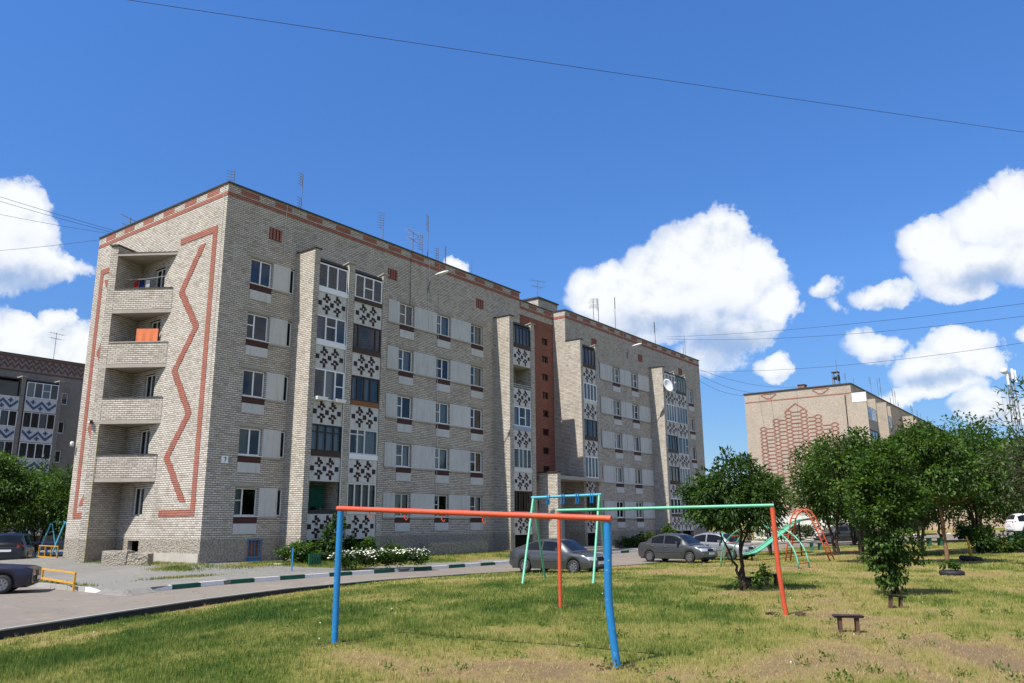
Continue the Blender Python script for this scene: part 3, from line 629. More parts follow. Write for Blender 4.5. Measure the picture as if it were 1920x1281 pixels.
# windows of the street front
CUR = ['curtain', 'curtain', None, 'curtain_beige', 'curtain_blue', None, 'curtain']
def std_window(col, k, u0, u1, w):
    r = random.Random(col * 31 + k * 7); z = WZ0 + 2.8 * k
    pale = r.random() < .8
    style = r.choice([((.48,), ((0, .5),)), ((.5,), ()), ((.5,), ((1, .5),)), ((.36,), ((0, .55),))])
    cur = (r.choice(CUR), r.choice(CUR))
    o = window(B, u0 + .015, .10, z + .015, u1 - u0 - .03, WZ1 - WZ0 - .03, 'white' if pale else 'old_white', style[0], style[1], cur)
    mb = cached(('sill', w), lambda: (lambda q: (q.box(0, w + .1, -.13, .1, -.05, -.005), q.mesh('sill', M['old_white']))[1])(MB()))
    link('sill', mb, o, (-.05, -.04, 0))
    # oxblood strip and pale panel below the sill
    m1 = cached(('strip', w), lambda: (lambda q: (q.box(0, w, -.03, 0, 0, .26), q.mesh('spandrel_strip', M['strip']))[1])(MB()))
    m2 = cached(('under', w), lambda: (lambda q: (q.box(0, w, -.035, 0, 0, .46), q.mesh('under_window_panel', M['panel']))[1])(MB()))
    link('spandrel_strip', m1, B, (u0, 0, z - .32)); link('under_window_panel', m2, B, (u0, 0, z - .80))
def wall_panel(u0, u1, k):
    w = u1 - u0; m = cached(('wp', round(w, 2)), lambda: (lambda q: (q.box(0, w, -.03, 0, 0, 1.36), q.mesh('wall_panel', M['panel']))[1])(MB()))
    o = link('wall_panel', m, B, (u0, 0, WZ0 - .03 + 2.8 * k))
    m = cached(('ledge', round(w, 2)), lambda: (lambda q: (q.box(-.02, w + .02, -.06, 0, -.07, -.004), q.mesh('ledge', M['slab']))[1])(MB())); link('ledge', m, o)
for k in range(5):
    for i, (a, b) in enumerate(colsA):
        if b - a > .5: std_window(i, k, a, b, round(b - a, 2))
        else: window(B, a + .01, .08, WZ0 + .02 + 2.8 * k, b - a - .02, WZ1 - WZ0 - .04, 'white', (), (), None, bar=.045)
    for i, (a, b) in enumerate(colsW):
        if b - a > .5: std_window(i + 9, k, a, b, round(b - a, 2))
        else: window(B, a + .01, .08, WZ0 + .02 + 2.8 * k, b - a - .02, WZ1 - WZ0 - .04, 'white', (), (), None, bar=.045)
    for a, b in ((2.88, 3.92), (10.96, 11.88), (13.16, 15.18), (16.5, 18.5), (35.16, 37.16), (38.5, 40.46), (41.76, 43.9), (50.6, 52.26)): wall_panel(a, b, k)
# rear-facing lights behind the corner balconies
for k in range(5):
    z0 = 2.1 + 2.8 * k - (1.0 if k else 0); h = 3.5 + 2.8 * k - z0
    window(B, .1, 6.1 - .02, z0 + .02, .96, h - .04, 'old_white', (.5,), (), ('curtain', None), rz=-math.pi / 2)
# attic vents: three red fins in a dark square
m = MB(); m.mat(1).box(0, .76, -.012, 0, 0, .62); m.mat(0)
for i in range(4): m.box(.02 + i * .2, .14 + i * .2, -.05, -.012, .01, .61)
ventm = m.mesh('vent_grille', [M['brick_trim'], M['strip']])
for u in (2.5, 10.85, 19.06, 33.96, 42.0, 50.35): link('vent_grille', ventm, B, (u, 0, 15.82))
# lintel courses: thin darker slabs above the windows
for k in range(5):
    for a, b in colsA[:1] + colsA[2:] + colsW[1:]:
        w = b - a + .5; m = cached(('lint', round(w, 2)), lambda: (lambda q: (q.box(0, w, -.012, 0, 0, .14), q.mesh('lintel', M['slab']))[1])(MB())); link('lintel', m, B, (a - .25, 0, WZ1 + .07 + 2.8 * k))

# brick fins and the balconies between them
def fin(u0, u1, v, ztop, z0=-.6, name='fin', left_y=0.0):
    mb = MB()
    mb.mat(0); mb.prism([(u0, left_y), (u0, -v), (u1, -v), (u1, 0)], ZP, ztop - .06, False, False); mb.mat(1); mb.prism([(u0 - .02, left_y), (u0 - .02, -v - .02), (u1 + .02, -v - .02), (u1 + .02, 0)], z0, ZP, False, True)
    mb.mat(2); mb.box(u0 - .06, u1 + .06, -v - .08, -.003, ztop - .06, ztop)
    return mb.build(name, [M['brick'], M['plinth'], M['roof_cap']], B)
FV = 1.30
fin(4.28, 4.63, 1.47, 15.55); fin(20.98, 21.40, 1.34, 15.5); fin(44.02, 44.42, 1.34, 15.5)
mb = MB(); mb.mat(0).prism([(30, 0.0), (30, -1.34), (30.3, -1.34), (30.3, 0)], ZP, 15.44, False, False); mb.mat(1).prism([(29.98, 0), (29.98, -1.36), (30.32, -1.36), (30.32, 0)], -.6, ZP, False, True)
mb.mat(2).box(29.95, 30.36, -1.4, -.003, 15.44, 15.5); mb.build('fin', [M['brick'], M['plinth'], M['roof_cap']], B)
def end_pier(u0, u1, ztop):
    mb = MB(); mb.mat(0).prism([(u0, 0), (u0, -FV - .02), (u1, -FV - .02), (u1, 0)], ZP, 15.0, False, True); mb.mat(1).prism([(u0, 0), (u0, -FV), (u1, -FV), (u1, 0)], -.6, ZP, False, False)
    # sloping head with a pale cap
    mb.mat(0).hexa([(u0 + .02, -FV, 15.0), (u1 - .02, -FV, 15.0), (u1 - .02, -.01, 15.0), (u0 + .02, -.01, 15.0), (u0 + .02, -FV, ztop), (u1 - .02, -FV, ztop), (u1 - .02, -.01, ztop - .25), (u0 + .02, -.01, ztop - .25)], (0,))
    mb.mat(2).hexa([(u0 - .04, -FV - .06, ztop), (u1 + .04, -FV - .06, ztop), (u1 + .04, -.003, ztop - .25), (u0 - .04, -.003, ztop - .25), (u0 - .04, -FV - .06, ztop + .06), (u1 + .04, -FV - .06, ztop + .06), (u1 + .04, -.003, ztop - .19), (u0 - .04, -.003, ztop - .19)])
    return mb.build('pier', [M['brick'], M['plinth'], M['slab']], B)
for a, b in ((6.7, 7.16), (9.24, 9.62), (23.48, 23.94), (32.28, 32.62), (46.53, 46.60), (48.93, 49.28)): end_pier(a, b, 15.36)
T = .105
def pinwheel(cx, cz, up):
    a = .23 if up > 0 else .14; b = .14 if up > 0 else .23
    return [(cx - .10, cx + .045, cz + .052, cz + .052 + a), (cx + .055, cx + .245, cz - .035, cz + .08), (cx + .055, cx + .16, cz + .087, cz + .17), (cx - .045, cx + .10, cz - .052 - b, cz - .052), (cx - .245, cx - .055, cz - .08, cz + .035)]
TILES = []
for (cx, cz, up) in ((.64, .88, 1), (1.36, .88, 1), (.64, .36, -1), (1.36, .36, -1)): TILES += pinwheel(cx, cz, up)
TILES += [(x - .115, x + .115, .50, .74) for x in (.22, 1.0, 1.78)]
LIGHTS = [(.595, .685, .835, .925), (1.315, 1.405, .835, .925), (.595, .685, .315, .405), (1.315, 1.405, .315, .405)]
def tile_mesh(w, h, m):
    return cached(('tile', round(w, 3), round(h, 3), m), lambda: (lambda q: (q.box(0, w, -.018, 0, 0, h, (4,)), q.mesh('tile', M[m]))[1])(MB()))
def balcony(u0, u1, k, style, near):
    w = u1 - u0; zf = FZ[k]; sx = w / 2.0
    def f():
        mb = MB(); mb.box(0, w, 0, .09, -.17, 1.05); mb.box(0, w, .09, FV - .01, -.17, 0)
        return mb.mesh('balcony', M['parapet'])
    o = link('balcony', cached(('bal', round(w, 2)), f), B, (u0, -FV, zf))
    if near:
        for (a, b, c, d) in TILES: link('tile', tile_mesh((b - a) * sx, d - c, 'tile'), o, (a * sx, 0, c - .17))
        for (a, b, c, d) in LIGHTS: link('tile', tile_mesh((b - a) * sx, d - c, 'tile_light'), o, (a * sx, 0, c - .17))
    else:
        def g():
            mb = MB()
            for (a, b, c, d) in TILES: mb.box(a * sx, b * sx, -.018, 0, c - .17, d - .17, (4,))
            mb.mat(1)
            for (a, b, c, d) in LIGHTS: mb.box(a * sx, b * sx, -.018, 0, c - .17, d - .17, (4,))
            return mb.mesh('tile_pattern', [M['tile'], M['tile_light']])
        tag(link('tile_pattern', cached(('tp', round(w, 2)), g), o), kind='stuff')
    top = 2.62 if k < 4 else 2.60; base = 1.05
    mat, splits, trans, strip, cur, proj = style
    if mat is None:
        if proj == 'rail':
            m = MB()
            for z in (1.16, 1.30): m.box(0, w, .02, .05, z, z + .03)
            for x in (0, w * .5, w - .03): m.box(x, x + .03, .02, .05, 1.05, 1.16)
            m.build('rail', M['old_white'], o)
        elif proj == 'dark':
            m = MB(); m.box(0, .04, .01, .05, 1.05, top); m.box(w - .04, w, .01, .05, 1.05, top); m.box(.04, w - .04, .01, .05, top - .05, top); m.box(.04, w - .04, .0, .05, 1.05, 1.25); m.build('rail', M['black'], o)
        return o
    if strip:
        m = MB(); m.box(0, w, -.05, .05, base, base + .24); m.build('apron_board', M[strip], o); base += .245
    y = -.06 if proj else .0
    window(o, 0, y, base, w, top - base, mat, splits, trans, cur, 'glazing', bar=.07)
    return o
th = (1 / 3, 2 / 3); q4 = (.25, .5, .75); q5 = (.2, .4, .6, .8)
S1 = [(None, (), (), None, None, 'dark'), ('black', q4, ((0, .72), (1, .72), (2, .72), (3, .72)), 'brown', ('curtain',), 0), ('white', (.37, .7), ((2, .5),), None, (None, 'curtain', None), 1), ('white', (.34, .68), ((1, .6),), 'white', ('curtain_blue', None, 'curtain_blue'), 0), ('white', (.33, .66), (), 'white', (None, None, 'curtain_blue'), 0)]
S2 = [('old_white', q4, (), 'old_white', ('curtain',), 0), ('old_white', (.28, .53), ((0, .78), (1, .78)), 'white', (None, 'curtain', 'curtain'), 0), ('brown', (.22, .45, .68), (), 'ochre', ('curtain', None, 'curtain', 'curtain_blue'), 0), ('brown', (.18, .8), (), 'brown', (None, None, None), 0), ('white', th, ((1, .5),), 'brown', (None,), 0)]
S3 = [('brown', (.14, .3, .44, .58, .72, .86), (), 'old_white', (None, 'curtain'), 0), ('old_white', (.3, .52, .76), (), 'old_white', (None, 'curtain', 'curtain'), 0), ('white', (.33, .68), ((1, .45),), 'grey_blue', ('curtain', None, 'curtain_beige'), 0), (None, (), (), None, None, 'rail'), ('black', q5, (), 'brown', ('curtain',), 0)]
S4 = [('brown', q4, (), None, ('curtain',), 0), ('white', q4, (), None, ('curtain',), 0), ('brown', (.3, .7), (), 'brown', ('curtain', None, 'curtain'), 0), ('white', q4, (), 'old_white', ('curtain_blue', 'curtain'), 1), ('brown', q4, (), 'brown', ('curtain', 'curtain_blue', 'curtain', None), 0)]
S5 = [('white', th, (), 'brown', ('curtain',), 0), ('brown', th, (), 'brown', (None, None, 'curtain'), 0), ('black', q4, (), 'black', (None, 'curtain'), 0), ('white', q4, (), None, ('curtain_blue', None, 'curtain'), 1), ('white', th, (), None, (None, None, 'curtain_blue'), 1)]
S6 = [('white', th, (), None, ('curtain',), 0), ('white', q4, (), None, ('curtain',), 0), ('old_white', (.4, .7), ((2, .5),), None, (None, 'curtain', None), 0), ('pale_board', q4, (), None, ('curtain',), 1), ('teal', q4, ((0, .8), (1, .8), (2, .8), (3, .8)), 'black', ('curtain_blue', None), 1)]
for (a, b), st_, near in zip(BALS, (S1, S2, S3, S4, S5, S6), (1, 1, 0, 0, 0, 0)):
    for k in range(5): balcony(a, b, k, st_[k], near)
    mb = MB(); mb.box(a, b, -FV + .02, -.003, 14.99, 15.12); mb.build('balcony_roof', M['roof_cap'], B)
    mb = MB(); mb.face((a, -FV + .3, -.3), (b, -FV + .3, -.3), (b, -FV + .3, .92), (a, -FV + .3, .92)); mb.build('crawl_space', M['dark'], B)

# corner balconies on the gable: a fin, five slanting slabs and brick parapets
Fi = (-1.70, 6.75); Ri = (0.0, 4.15); Ai = (0.0, 7.30); Fo = (-1.91, 7.07); Lo = (0.0, 7.75)
pd = Vector((Ri[0] - Fi[0], Ri[1] - Fi[1])).normalized(); pn = Vector((pd.y, -pd.x))
if pn.dot(Vector((-1, 0))) < 0: pn = -pn
mb = MB(); mb.mat(0).prism([Fi, Ai, Lo, Fo][::-1], ZP, 15.7, False, False); mb.mat(1).prism([(Fi[0] - .01, Fi[1] - .015), Ai, Lo, (Fo[0] - .01, Fo[1] + .01)][::-1], -.6, ZP, False, True)
cp = [(Fi[0] - .07, Fi[1] - .07), (Ai[0] - .003, Ai[1] - .05), (Lo[0] - .003, Lo[1] + .06), (Fo[0] - .09, Fo[1] + .03)][::-1]
mb.mat(2).prism(cp, 15.7, 15.78); mb.build('fin', [M['brick'], M['plinth'], M['roof_cap']], B)
mb = MB(); mb.tube([(Fi[0] - .03, Fi[1] - .05, -.1), (Fi[0] - .03, Fi[1] - .05, 6.4)], .016, 6); mb.build('gas_pipe', M['pipe_yellow'], B)
def off2(p, s, n): return (p[0] + pd.x * s + pn.x * n, p[1] + pd.y * s + pn.y * n)
for k in range(1, 5):
    z = FZ[k]
    mb = MB(); A1, B1 = off2(Fi, .012, 0), off2(Ri, -.03, 0); A2, B2 = off2(Fi, .06, -.12), off2(Ri, -.20, -.12)
    mb.prism([A1, B1, B2, A2] if (B1[0] - A1[0]) * (B2[1] - A1[1]) - (B1[1] - A1[1]) * (B2[0] - A1[0]) > 0 else [A2, B2, B1, A1], z - .02, z + 1.08)
    o = mb.build('balcony', M['brick'], B)
    s1, s2, s3 = off2(Fi, .012, .02), (-.004, Ri[1] + .02), (-.004, Ai[1] - .03)
    poly = [s1, s2, s3]
    if (s2[0] - s1[0]) * (s3[1] - s1[1]) - (s2[1] - s1[1]) * (s3[0] - s1[0]) < 0: poly = poly[::-1]
    mb = MB(); mb.prism(poly, z - .19, z - .022); mb.build('floor_slab', M['slab'], o)
    C1, C2, C3, C4 = off2(Fi, .012, .04), off2(Ri, -.03, .04), off2(Ri, -.22, -.15), off2(Fi, .07, -.15)
    poly = [C1, C2, C3, C4]
    if (C2[0] - C1[0]) * (C3[1] - C1[1]) - (C2[1] - C1[1]) * (C3[0] - C1[0]) < 0: poly = poly[::-1]
    mb = MB(); mb.prism(poly, z + 1.08, z + 1.13); mb.build('coping', M['slab'] if k == 3 else M['roof_cap'], o)
s1, s2, s3 = off2(Fi, .012, .06), (-.004, Ri[1] - .06), (-.004, Ai[1] - .03); poly = [s1, s2, s3]
if (s2[0] - s1[0]) * (s3[1] - s1[1]) - (s2[1] - s1[1]) * (s3[0] - s1[0]) < 0: poly = poly[::-1]
mb = MB(); mb.mat(0).prism(poly, 15.15, 15.26); mb.mat(1).prism([(p[0] * 1.01, p[1]) for p in poly], 15.262, 15.33); mb.build('balcony_roof', [M['slab'], M['roof_cap']], B)
# entrance porch
mb = MB(); mb.prism([(24.75, -.95), (24.75, -2.5), (25.13, -2.5), (25.13, -.95)], -.4, 5.02); pw = mb.build('porch_wall', M['brick'], B)
mb = MB(); mb.box(24.68, 25.2, -2.56, -.9, 5.02, 5.09); mb.build('wall_cap', M['roof_cap'], pw)
mb = MB(); mb.box(25.135, 29.9, -2.3, 1.14, 4.62, 4.80); mb.box(29.9, 31.0, -2.3, -1.45, 4.62, 4.80); mb.box(25.135, 31.0, -2.5, -2.3, 4.58, 4.82); mb.build('porch_canopy', M['slab'], B)
mb = MB(); mb.box(30.62, 30.95, -2.28, -1.95, -.4, 4.62); mb.build('porch_post', M['brick'], B)
mb = MB(); mb.box(25.135, 29.99, .40, .62, -.3, 4.6); mb.build('porch_inner_wall', M['brick'], B)
mb = MB(); mb.box(28.95, 29.9, .33, .395, .32, 2.35); dr = mb.build('entrance_door', M['panel'], B)
mb = MB(); mb.box(29.05, 29.12, .25, .33, 1.2, 1.4); mb.build('handle', M['black'], dr)
window(B, 26.6, .33, 2.6, 2.2, .62, 'brown', th, (), None, 'stair_window', glass='glass_dark')
mb = MB(); mb.box(24.3, 31.0, -3.2, .39, -.5, .02); mb.box(24.3, 30.9, -3.6, -3.2, -.5, -.13); mb.build('porch_step', M['slab'], B)
# cables down the front
for u, z0 in ((3.42, 15.0), (14.35, 12.2), (15.3, 3.0), (36.85, 2.0), (39.3, 3.0), (12.7, 14.5)):
    mb = MB(); pts = [(u + .03 * math.sin(i * .9), -.045, z0 + (17.95 - z0) * i / 9) for i in range(10)]; mb.tube(pts, .014, 5, False); mb.build('cable', M['pale_wire'] if u not in (12.7,) else M['wire'], B)
for ys, zs in ((.25, (6.0, 17.9)), (7.9, (4.4, 9.0))):
    mb = MB(); mb.tube([(-.05 - (0), ys, zs[0]), (-.05, ys, zs[1])], .012, 5, False); mb.build('cable', M['pale_wire'], B)
mb = MB(); mb.tube([(6.68, -FV - .06, .9), (6.68, -FV - .06, 15.1)], .03, 6); mb.build('drain_pipe', M['old_white'], B)
mb = MB(); mb.tube([(46.56, -FV - .06, 1.0), (46.56, -FV - .06, 10.2)], .03, 6); mb.build('drain_pipe', M['old_white'], B)
# basement light with blue bars
mb = MB(); mb.face((2.46, .16, .22), (3.16, .16, .22), (3.16, .16, .98), (2.46, .16, .98)); bp = mb.build('basement_shutter', plain('rusty_board', (.22, .10, .045), .8, .2, .4, 5.0), B)
mb = MB()
for i in range(5): mb.box(2.42 + i * .185, 2.445 + i * .185, -.06, -.035, .12, 1.04)
for z in (.14, .95): mb.box(2.40, 3.22, -.065, -.03, z, z + .03)
mb.box(2.45, 3.17, -.05, -.01, -.03, .10); mb.build('window_grille', M['blue_paint'], B)
# number plate of the house
mb = MB(); mb.box(.72, 1.06, -.05, 0, 4.42, 4.76); sg = mb.build('number_sign', M['white'], B)
mb = MB(); mb.box(.83, .96, -.056, -.0505, 4.665, 4.70)
mb.hexa([(.865, -.056, 4.49), (.90, -.056, 4.49), (.90, -.0505, 4.49), (.865, -.0505, 4.49), (.92, -.056, 4.664), (.96, -.056, 4.664), (.96, -.0505, 4.664), (.92, -.0505, 4.664)]); mb.build('digit', M['black'], sg)
# ------------------------------------------------------------------ the two neighbouring blocks
def grid_panes(o, w, h, n): pass
LO = (-43.03, 77.13)
LB = empty('apartment_building', (LO[0], LO[1], -.15), RZ)
tag(LB, 'shaded apartment block behind the trees at far left with blue zigzag balcony tiles', 'apartment block', 'brick apartment blocks')
mb = MB(); lw = []
for k in range(5):
    z = 2.2 + 2.8 * k
    for a in (-1.9, -10.7, -14.2, 2.0, 5.2): lw.append((a, a + 1.05, z, z + 1.15))
wall_front(mb, -26, 12, -.6, 17.6, 0, lw); mb.face((-26, 12, -.6), (-26, 0, -.6), (-26, 0, 17.6), (-26, 12, 17.6)); mb.face((12, 0, -.6), (12, 12, -.6), (12, 12, 17.6), (12, 0, 17.6))
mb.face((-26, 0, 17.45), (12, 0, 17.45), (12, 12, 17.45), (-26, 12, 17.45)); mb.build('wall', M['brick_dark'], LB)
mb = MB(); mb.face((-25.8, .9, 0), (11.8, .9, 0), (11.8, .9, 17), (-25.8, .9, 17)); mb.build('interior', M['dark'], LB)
for i, (a, b, c, d) in enumerate(lw): window(LB, a + .01, .08, c + .01, 1.03, 1.13, 'white', (.48,), (((0, .5),), ())[i % 2], [None, ('curtain', None), ('curtain_beige',)][i % 3])
mb = MB(); mb.box(-26.06, 12.06, -.08, .3, 17.6, 17.68); mb.build('roof_cap', M['roof_cap'], LB)
mb = MB(); mb.mat(0).box(-26, 12, -.02, -.001, 16.0, 16.16); mb.box(-26, 12, -.02, -.001, 17.3, 17.5)
for row, zc in enumerate((16.35, 16.85)):
    for i in range(63):
        x = -25.7 + .6 * i
        for sgn in (-1, 1):
            a = (x, zc) if sgn > 0 else (x + .3, zc + .4); b = (x + .3, zc + .4) if sgn > 0 else (x + .6, zc)
            mb.hexa([(a[0], -.03, a[1] - .1), (b[0], -.03, b[1] - .1), (b[0], -.001, b[1] - .1), (a[0], -.001, a[1] - .1), (a[0], -.03, a[1] + .12), (b[0], -.03, b[1] + .12), (b[0], -.001, b[1] + .12), (a[0], -.001, a[1] + .12)])
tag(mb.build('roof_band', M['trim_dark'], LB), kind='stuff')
def zig_tiles(w):
    mb = MB(); n = 22
    for i in range(n):
        x = .08 + (w - .16) * i / n; f = (i / n * 2) % 1; h = abs(f * 2 - 1); z = .10 + .62 * h
        mb.box(x, x + (w - .16) / n * .98, -.03, 0, z, z + .26)
    for cx, cz in ((.25, .84), (.5, .30), (.75, .84)):
        cx *= w; mb.box(cx - .2, cx + .2, -.03, 0, cz - .07, cz + .07); mb.box(cx - .07, cx + .07, -.03, 0, cz + .071, cz + .2); mb.box(cx - .07, cx + .07, -.03, 0, cz - .2, cz - .071)
    return mb.mesh('tile_pattern', M['blue_tile'])
ztm = zig_tiles(2.8)
for bi, a in enumerate((-5.15, -8.45, -18.2)):
    for k in range(5):
        z = FZ[k] + .1; w = 2.8
        bm_ = cached('lbal', lambda: (lambda q: (q.box(0, w, 0, .09, -.17, 1.1), q.box(0, w, .09, 1.28, -.17, 0), q.mesh('balcony', M['parapet']))[2])(MB()))
        o = link('balcony', bm_, LB, (a, -1.3, z)); tag(link('tile_pattern', ztm, o, (0, 0, -.12)), kind='stuff')
        if bi == 1 and k == 4: window(o, 0, .3, 1.12, w, 1.4, 'black', (.35,), (), (None,), 'glazing', glass='glass_dark')
        else: window(o, 0, -.03, 1.12, w, 1.45, 'white' if (k + bi) % 3 else 'old_white', (.25, .5, .75), ((2, .5),) if k == 4 else (), [(None, None, 'curtain', None), ('curtain', None), (None,)][(k + bi) % 3], 'glazing')
    mb = MB(); mb.box(a, a + 2.8, -1.28, -.003, 15.1, 15.22); mb.build('balcony_roof', M['roof_cap'], LB)
for a in (-2.33, -5.62, -8.8, -15.38, -18.55):
    mb = MB(); mb.mat(0).box(a, a + .34, -1.32, -.001, -.5, 15.35); mb.mat(1).box(a - .06, a + .4, -1.4, -.003, 15.352, 15.45); mb.build('pier', [M['brick_dark'], M['slab']], LB)

RO = (40.0, 92.18); RBZ = .35
RB = empty('apartment_building', (RO[0], RO[1], RBZ), RZ)
tag(RB, 'pinkish brick apartment block at right with a red lattice ornament on its gable end', 'apartment block', 'brick apartment blocks')
RT = 17.15
mb = MB(); rw = []; RF = [.75 + 2.8 * k for k in range(5)]
for k in range(5):
    for a in (15.2, 17.6, 20.6, 23.4, 33.5, 36.5, 40, 50, 53, 56): rw.append((a, a + 1.2, RF[k] + .95, RF[k] + 2.3))
mb.mat(0); wall_front(mb, 0, 84, -1.2, RT, 0, rw)
mb.face((0, 12.9, 2.0), (0, 0, 2.0), (0, 0, RT), (0, 12.9, RT)); mb.face((84, 0, -1), (84, 12.9, -1), (84, 12.9, RT), (84, 0, RT)); mb.face((84, 12.9, -1), (0, 12.9, -1), (0, 12.9, RT), (84, 12.9, RT))
mb.face((0, 0, RT - .15), (84, 0, RT - .15), (84, 12.9, RT - .15), (0, 12.9, RT - .15)); mb.build('wall', M['brick_far'], RB)
mb = MB(); mb.box(-.06, 0, 1.6, 12.9, -1.2, 2.0); mb.box(-.06, 0, 0, 1.6, -1.2, 2.0); mb.build('plinth', M['old_white'], RB)
mb = MB(); mb.box(-.09, -.061, 3.0, 4.2, .9, 1.6); mb.build('cellar_window', M['car_trim'], RB)
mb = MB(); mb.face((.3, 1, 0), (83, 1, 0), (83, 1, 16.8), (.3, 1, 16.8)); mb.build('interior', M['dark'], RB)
for i, (a, b, c, d) in enumerate(rw): window(RB, a + .01, .08, c + .01, 1.18, 1.33, 'white', (.5,), (), [None, ('curtain', None)][i % 2])
mb = MB(); mb.box(-.12, 84.1, -.12, 13.0, RT, RT + .13); mb.build('roof_cap', M['roof_cap'], RB)
mb = MB()
def rb_strip(a, b, t=.135, d=.04):
    dw, dz = b[0] - a[0], b[1] - a[1]; l = math.hypot(dw, dz); nx, nz = -dz / l * t / 2, dw / l * t / 2
    q = [(a[0] - nx, a[1] - nz), (b[0] - nx, b[1] - nz), (b[0] + nx, b[1] + nz), (a[0] + nx, a[1] + nz)]
    mb.hexa([(-d, q[i][0], q[i][1]) for i in range(4)] + [(-.001, q[i][0], q[i][1]) for i in range(4)])
cols = [(10.75, 13.2 - RBZ), (9.1, 14.1 - RBZ), (7.55, 15.0 - RBZ), (5.7, 15.0 - RBZ), (4.05, 14.2 - RBZ), (2.2, 13.1 - RBZ)]
hw, rh = .44, .46
for (c, top) in cols:
    n = int((top - 2.2) / rh)
    for i in range(n):
        z = top - rh * (i + 1); e_ = .012 * (i % 2)
        rb_strip((c - hw * .45, z + rh - .03), (c - hw, z + rh / 2)); rb_strip((c - hw, z + rh / 2 - .01), (c - hw * .45, z + .03)); rb_strip((c + hw * .45, z + rh - .03), (c + hw, z + rh / 2)); rb_strip((c + hw, z + rh / 2 - .01), (c + hw * .45, z + .03))
        rb_strip((c - hw * .4, z + rh + .0), (c + hw * .4, z + rh + .0), .09, .045)
for (c0, t0), (c1, t1) in zip(cols[:-1], cols[1:]):
    z = min(t0, t1) - rh / 2
    while z > 2.2: rb_strip((c0 - hw - .06, z), (c1 + hw + .06, z), .09, .047); z -= rh
rb_strip((7.55 + .2, 15.0 - RBZ), (6.62, 15.8 - RBZ)); rb_strip((5.7 - .2, 15.0 - RBZ), (6.6, 15.8 - RBZ))
tag(mb.build('lattice_ornament', M['trim_far'], RB), kind='stuff')
mb = MB(); rb_strip((.05, 16.45 - RBZ), (12.85, 16.45 - RBZ), .12); mb.build('brick_band', M['trim_far'], RB)
for c in (3.45, 9.8):
    mb = MB(); rb_strip((c - .95, 17.3 - RBZ), (c + .95, 17.3 - RBZ), .09); rb_strip((c - .95, 17.2 - RBZ), (c - .3, 16.75 - RBZ), .12); rb_strip((c + .95, 17.2 - RBZ), (c + .3, 16.75 - RBZ), .12); rb_strip((c - .28, 16.72 - RBZ), (c + .28, 16.72 - RBZ), .12); mb.build('bow_ornament', M['trim_far'], RB)
for (u, wd) in ((0.0, 5.2), (10.4, 3.0), (27.2, 3.0), (43, 4.6), (60, 4.6)):
    mb = MB(); mb.mat(0).box(u + (.002 if u == 0 else 0), u + .38, -1.6, -.002, -1, 16.3 - RBZ); mb.mat(1).box(u + .002, u + .382, -1.603, -.004, 16.302 - RBZ, 16.4 - RBZ)
    mb.build('fin', [M['brick_far'], M['white'] if u == 0 else M['slab']], RB)
    if u == 0:
        mb = MB(); mb.box(-.03, -.001, -1.62, -.05, 15.3 - RBZ, 16.25 - RBZ); mb.build('white_panel', M['white'], RB)
    for k in range(5):
        z = RF[k]; w = wd - .6
        bm_ = cached(('rbal', w), lambda: (lambda q: (q.box(0, w, 0, .09, -.17, 1.05), q.box(0, w, .09, 1.28, -.17, 0), q.mesh('balcony', M['slab']))[2])(MB()))
        o = link('balcony', bm_, RB, (u + .40, -1.45, z))
        r_ = (k + int(u)) % 4
        window(o, 0, .0, 1.06, w, 1.5, ['white', 'brown', 'white', 'black'][r_], (.33, .66), (), [(None, 'curtain'), (None,), ('curtain_blue', None), ('curtain',)][r_], 'glazing')
    mb = MB(); mb.box(u + wd - .2, u + wd + .1, -1.5, -.002, -1, 16.2 - RBZ); mb.build('pier', M['brick_far'], RB)
mb = MB(); mb.tube([(-.08, .7, 1.0), (-.08, .7, 15.9)], .05, 6); mb.build('drain_pipe', M['black'], RB)

# ------------------------------------------------------------------ ground, road, yard, kerbs
GX = np.unique(np.concatenate([np.linspace(-900, -80, 25), np.linspace(-80, 110, 60), np.linspace(110, 900, 25)])); GY = np.unique(np.concatenate([np.linspace(-400, -10, 14), np.linspace(-10, 170, 60), np.linspace(170, 1500, 30)]))
vs = np.array([(x, y, -.80 + rise(x, y) * .95) for y in GY for x in GX]); nx, ny = len(GX), len(GY)
ii = np.arange(nx * ny).reshape(ny, nx); fc = np.stack([ii[:-1, :-1], ii[:-1, 1:], ii[1:, 1:], ii[1:, :-1]], -1).reshape(-1, 4)
tag(link('ground', np_mesh('ground', vs, fc, M['turf'], {'green': greenness(vs[:, 0] * .3, vs[:, 1] * .3)}, True)), kind='structure')
ys = np.concatenate([np.arange(-6, 8, 1.0), np.arange(8, 22, .22), np.arange(22, 60.01, .5)])
ts = np.concatenate([np.linspace(0, 26, 104), np.linspace(26.6, 75, 48)])
rows = []
for y in ys:
    x0 = edge_x(y)
    rows.append([(x0 + q, y, lawn_z(x0 + q, y)) for q in ts])
vs = np.array(rows).reshape(-1, 3); ny, nx = len(ys), len(ts); ii = np.arange(nx * ny).reshape(ny, nx)
fc = np.stack([ii[:-1, :-1], ii[:-1, 1:], ii[1:, 1:], ii[1:, :-1]], -1).reshape(-1, 4)
tag(link('lawn', np_mesh('lawn', vs, fc, M['turf'], {'green': greenness(vs[:, 0], vs[:, 1])}, True)), kind='structure')
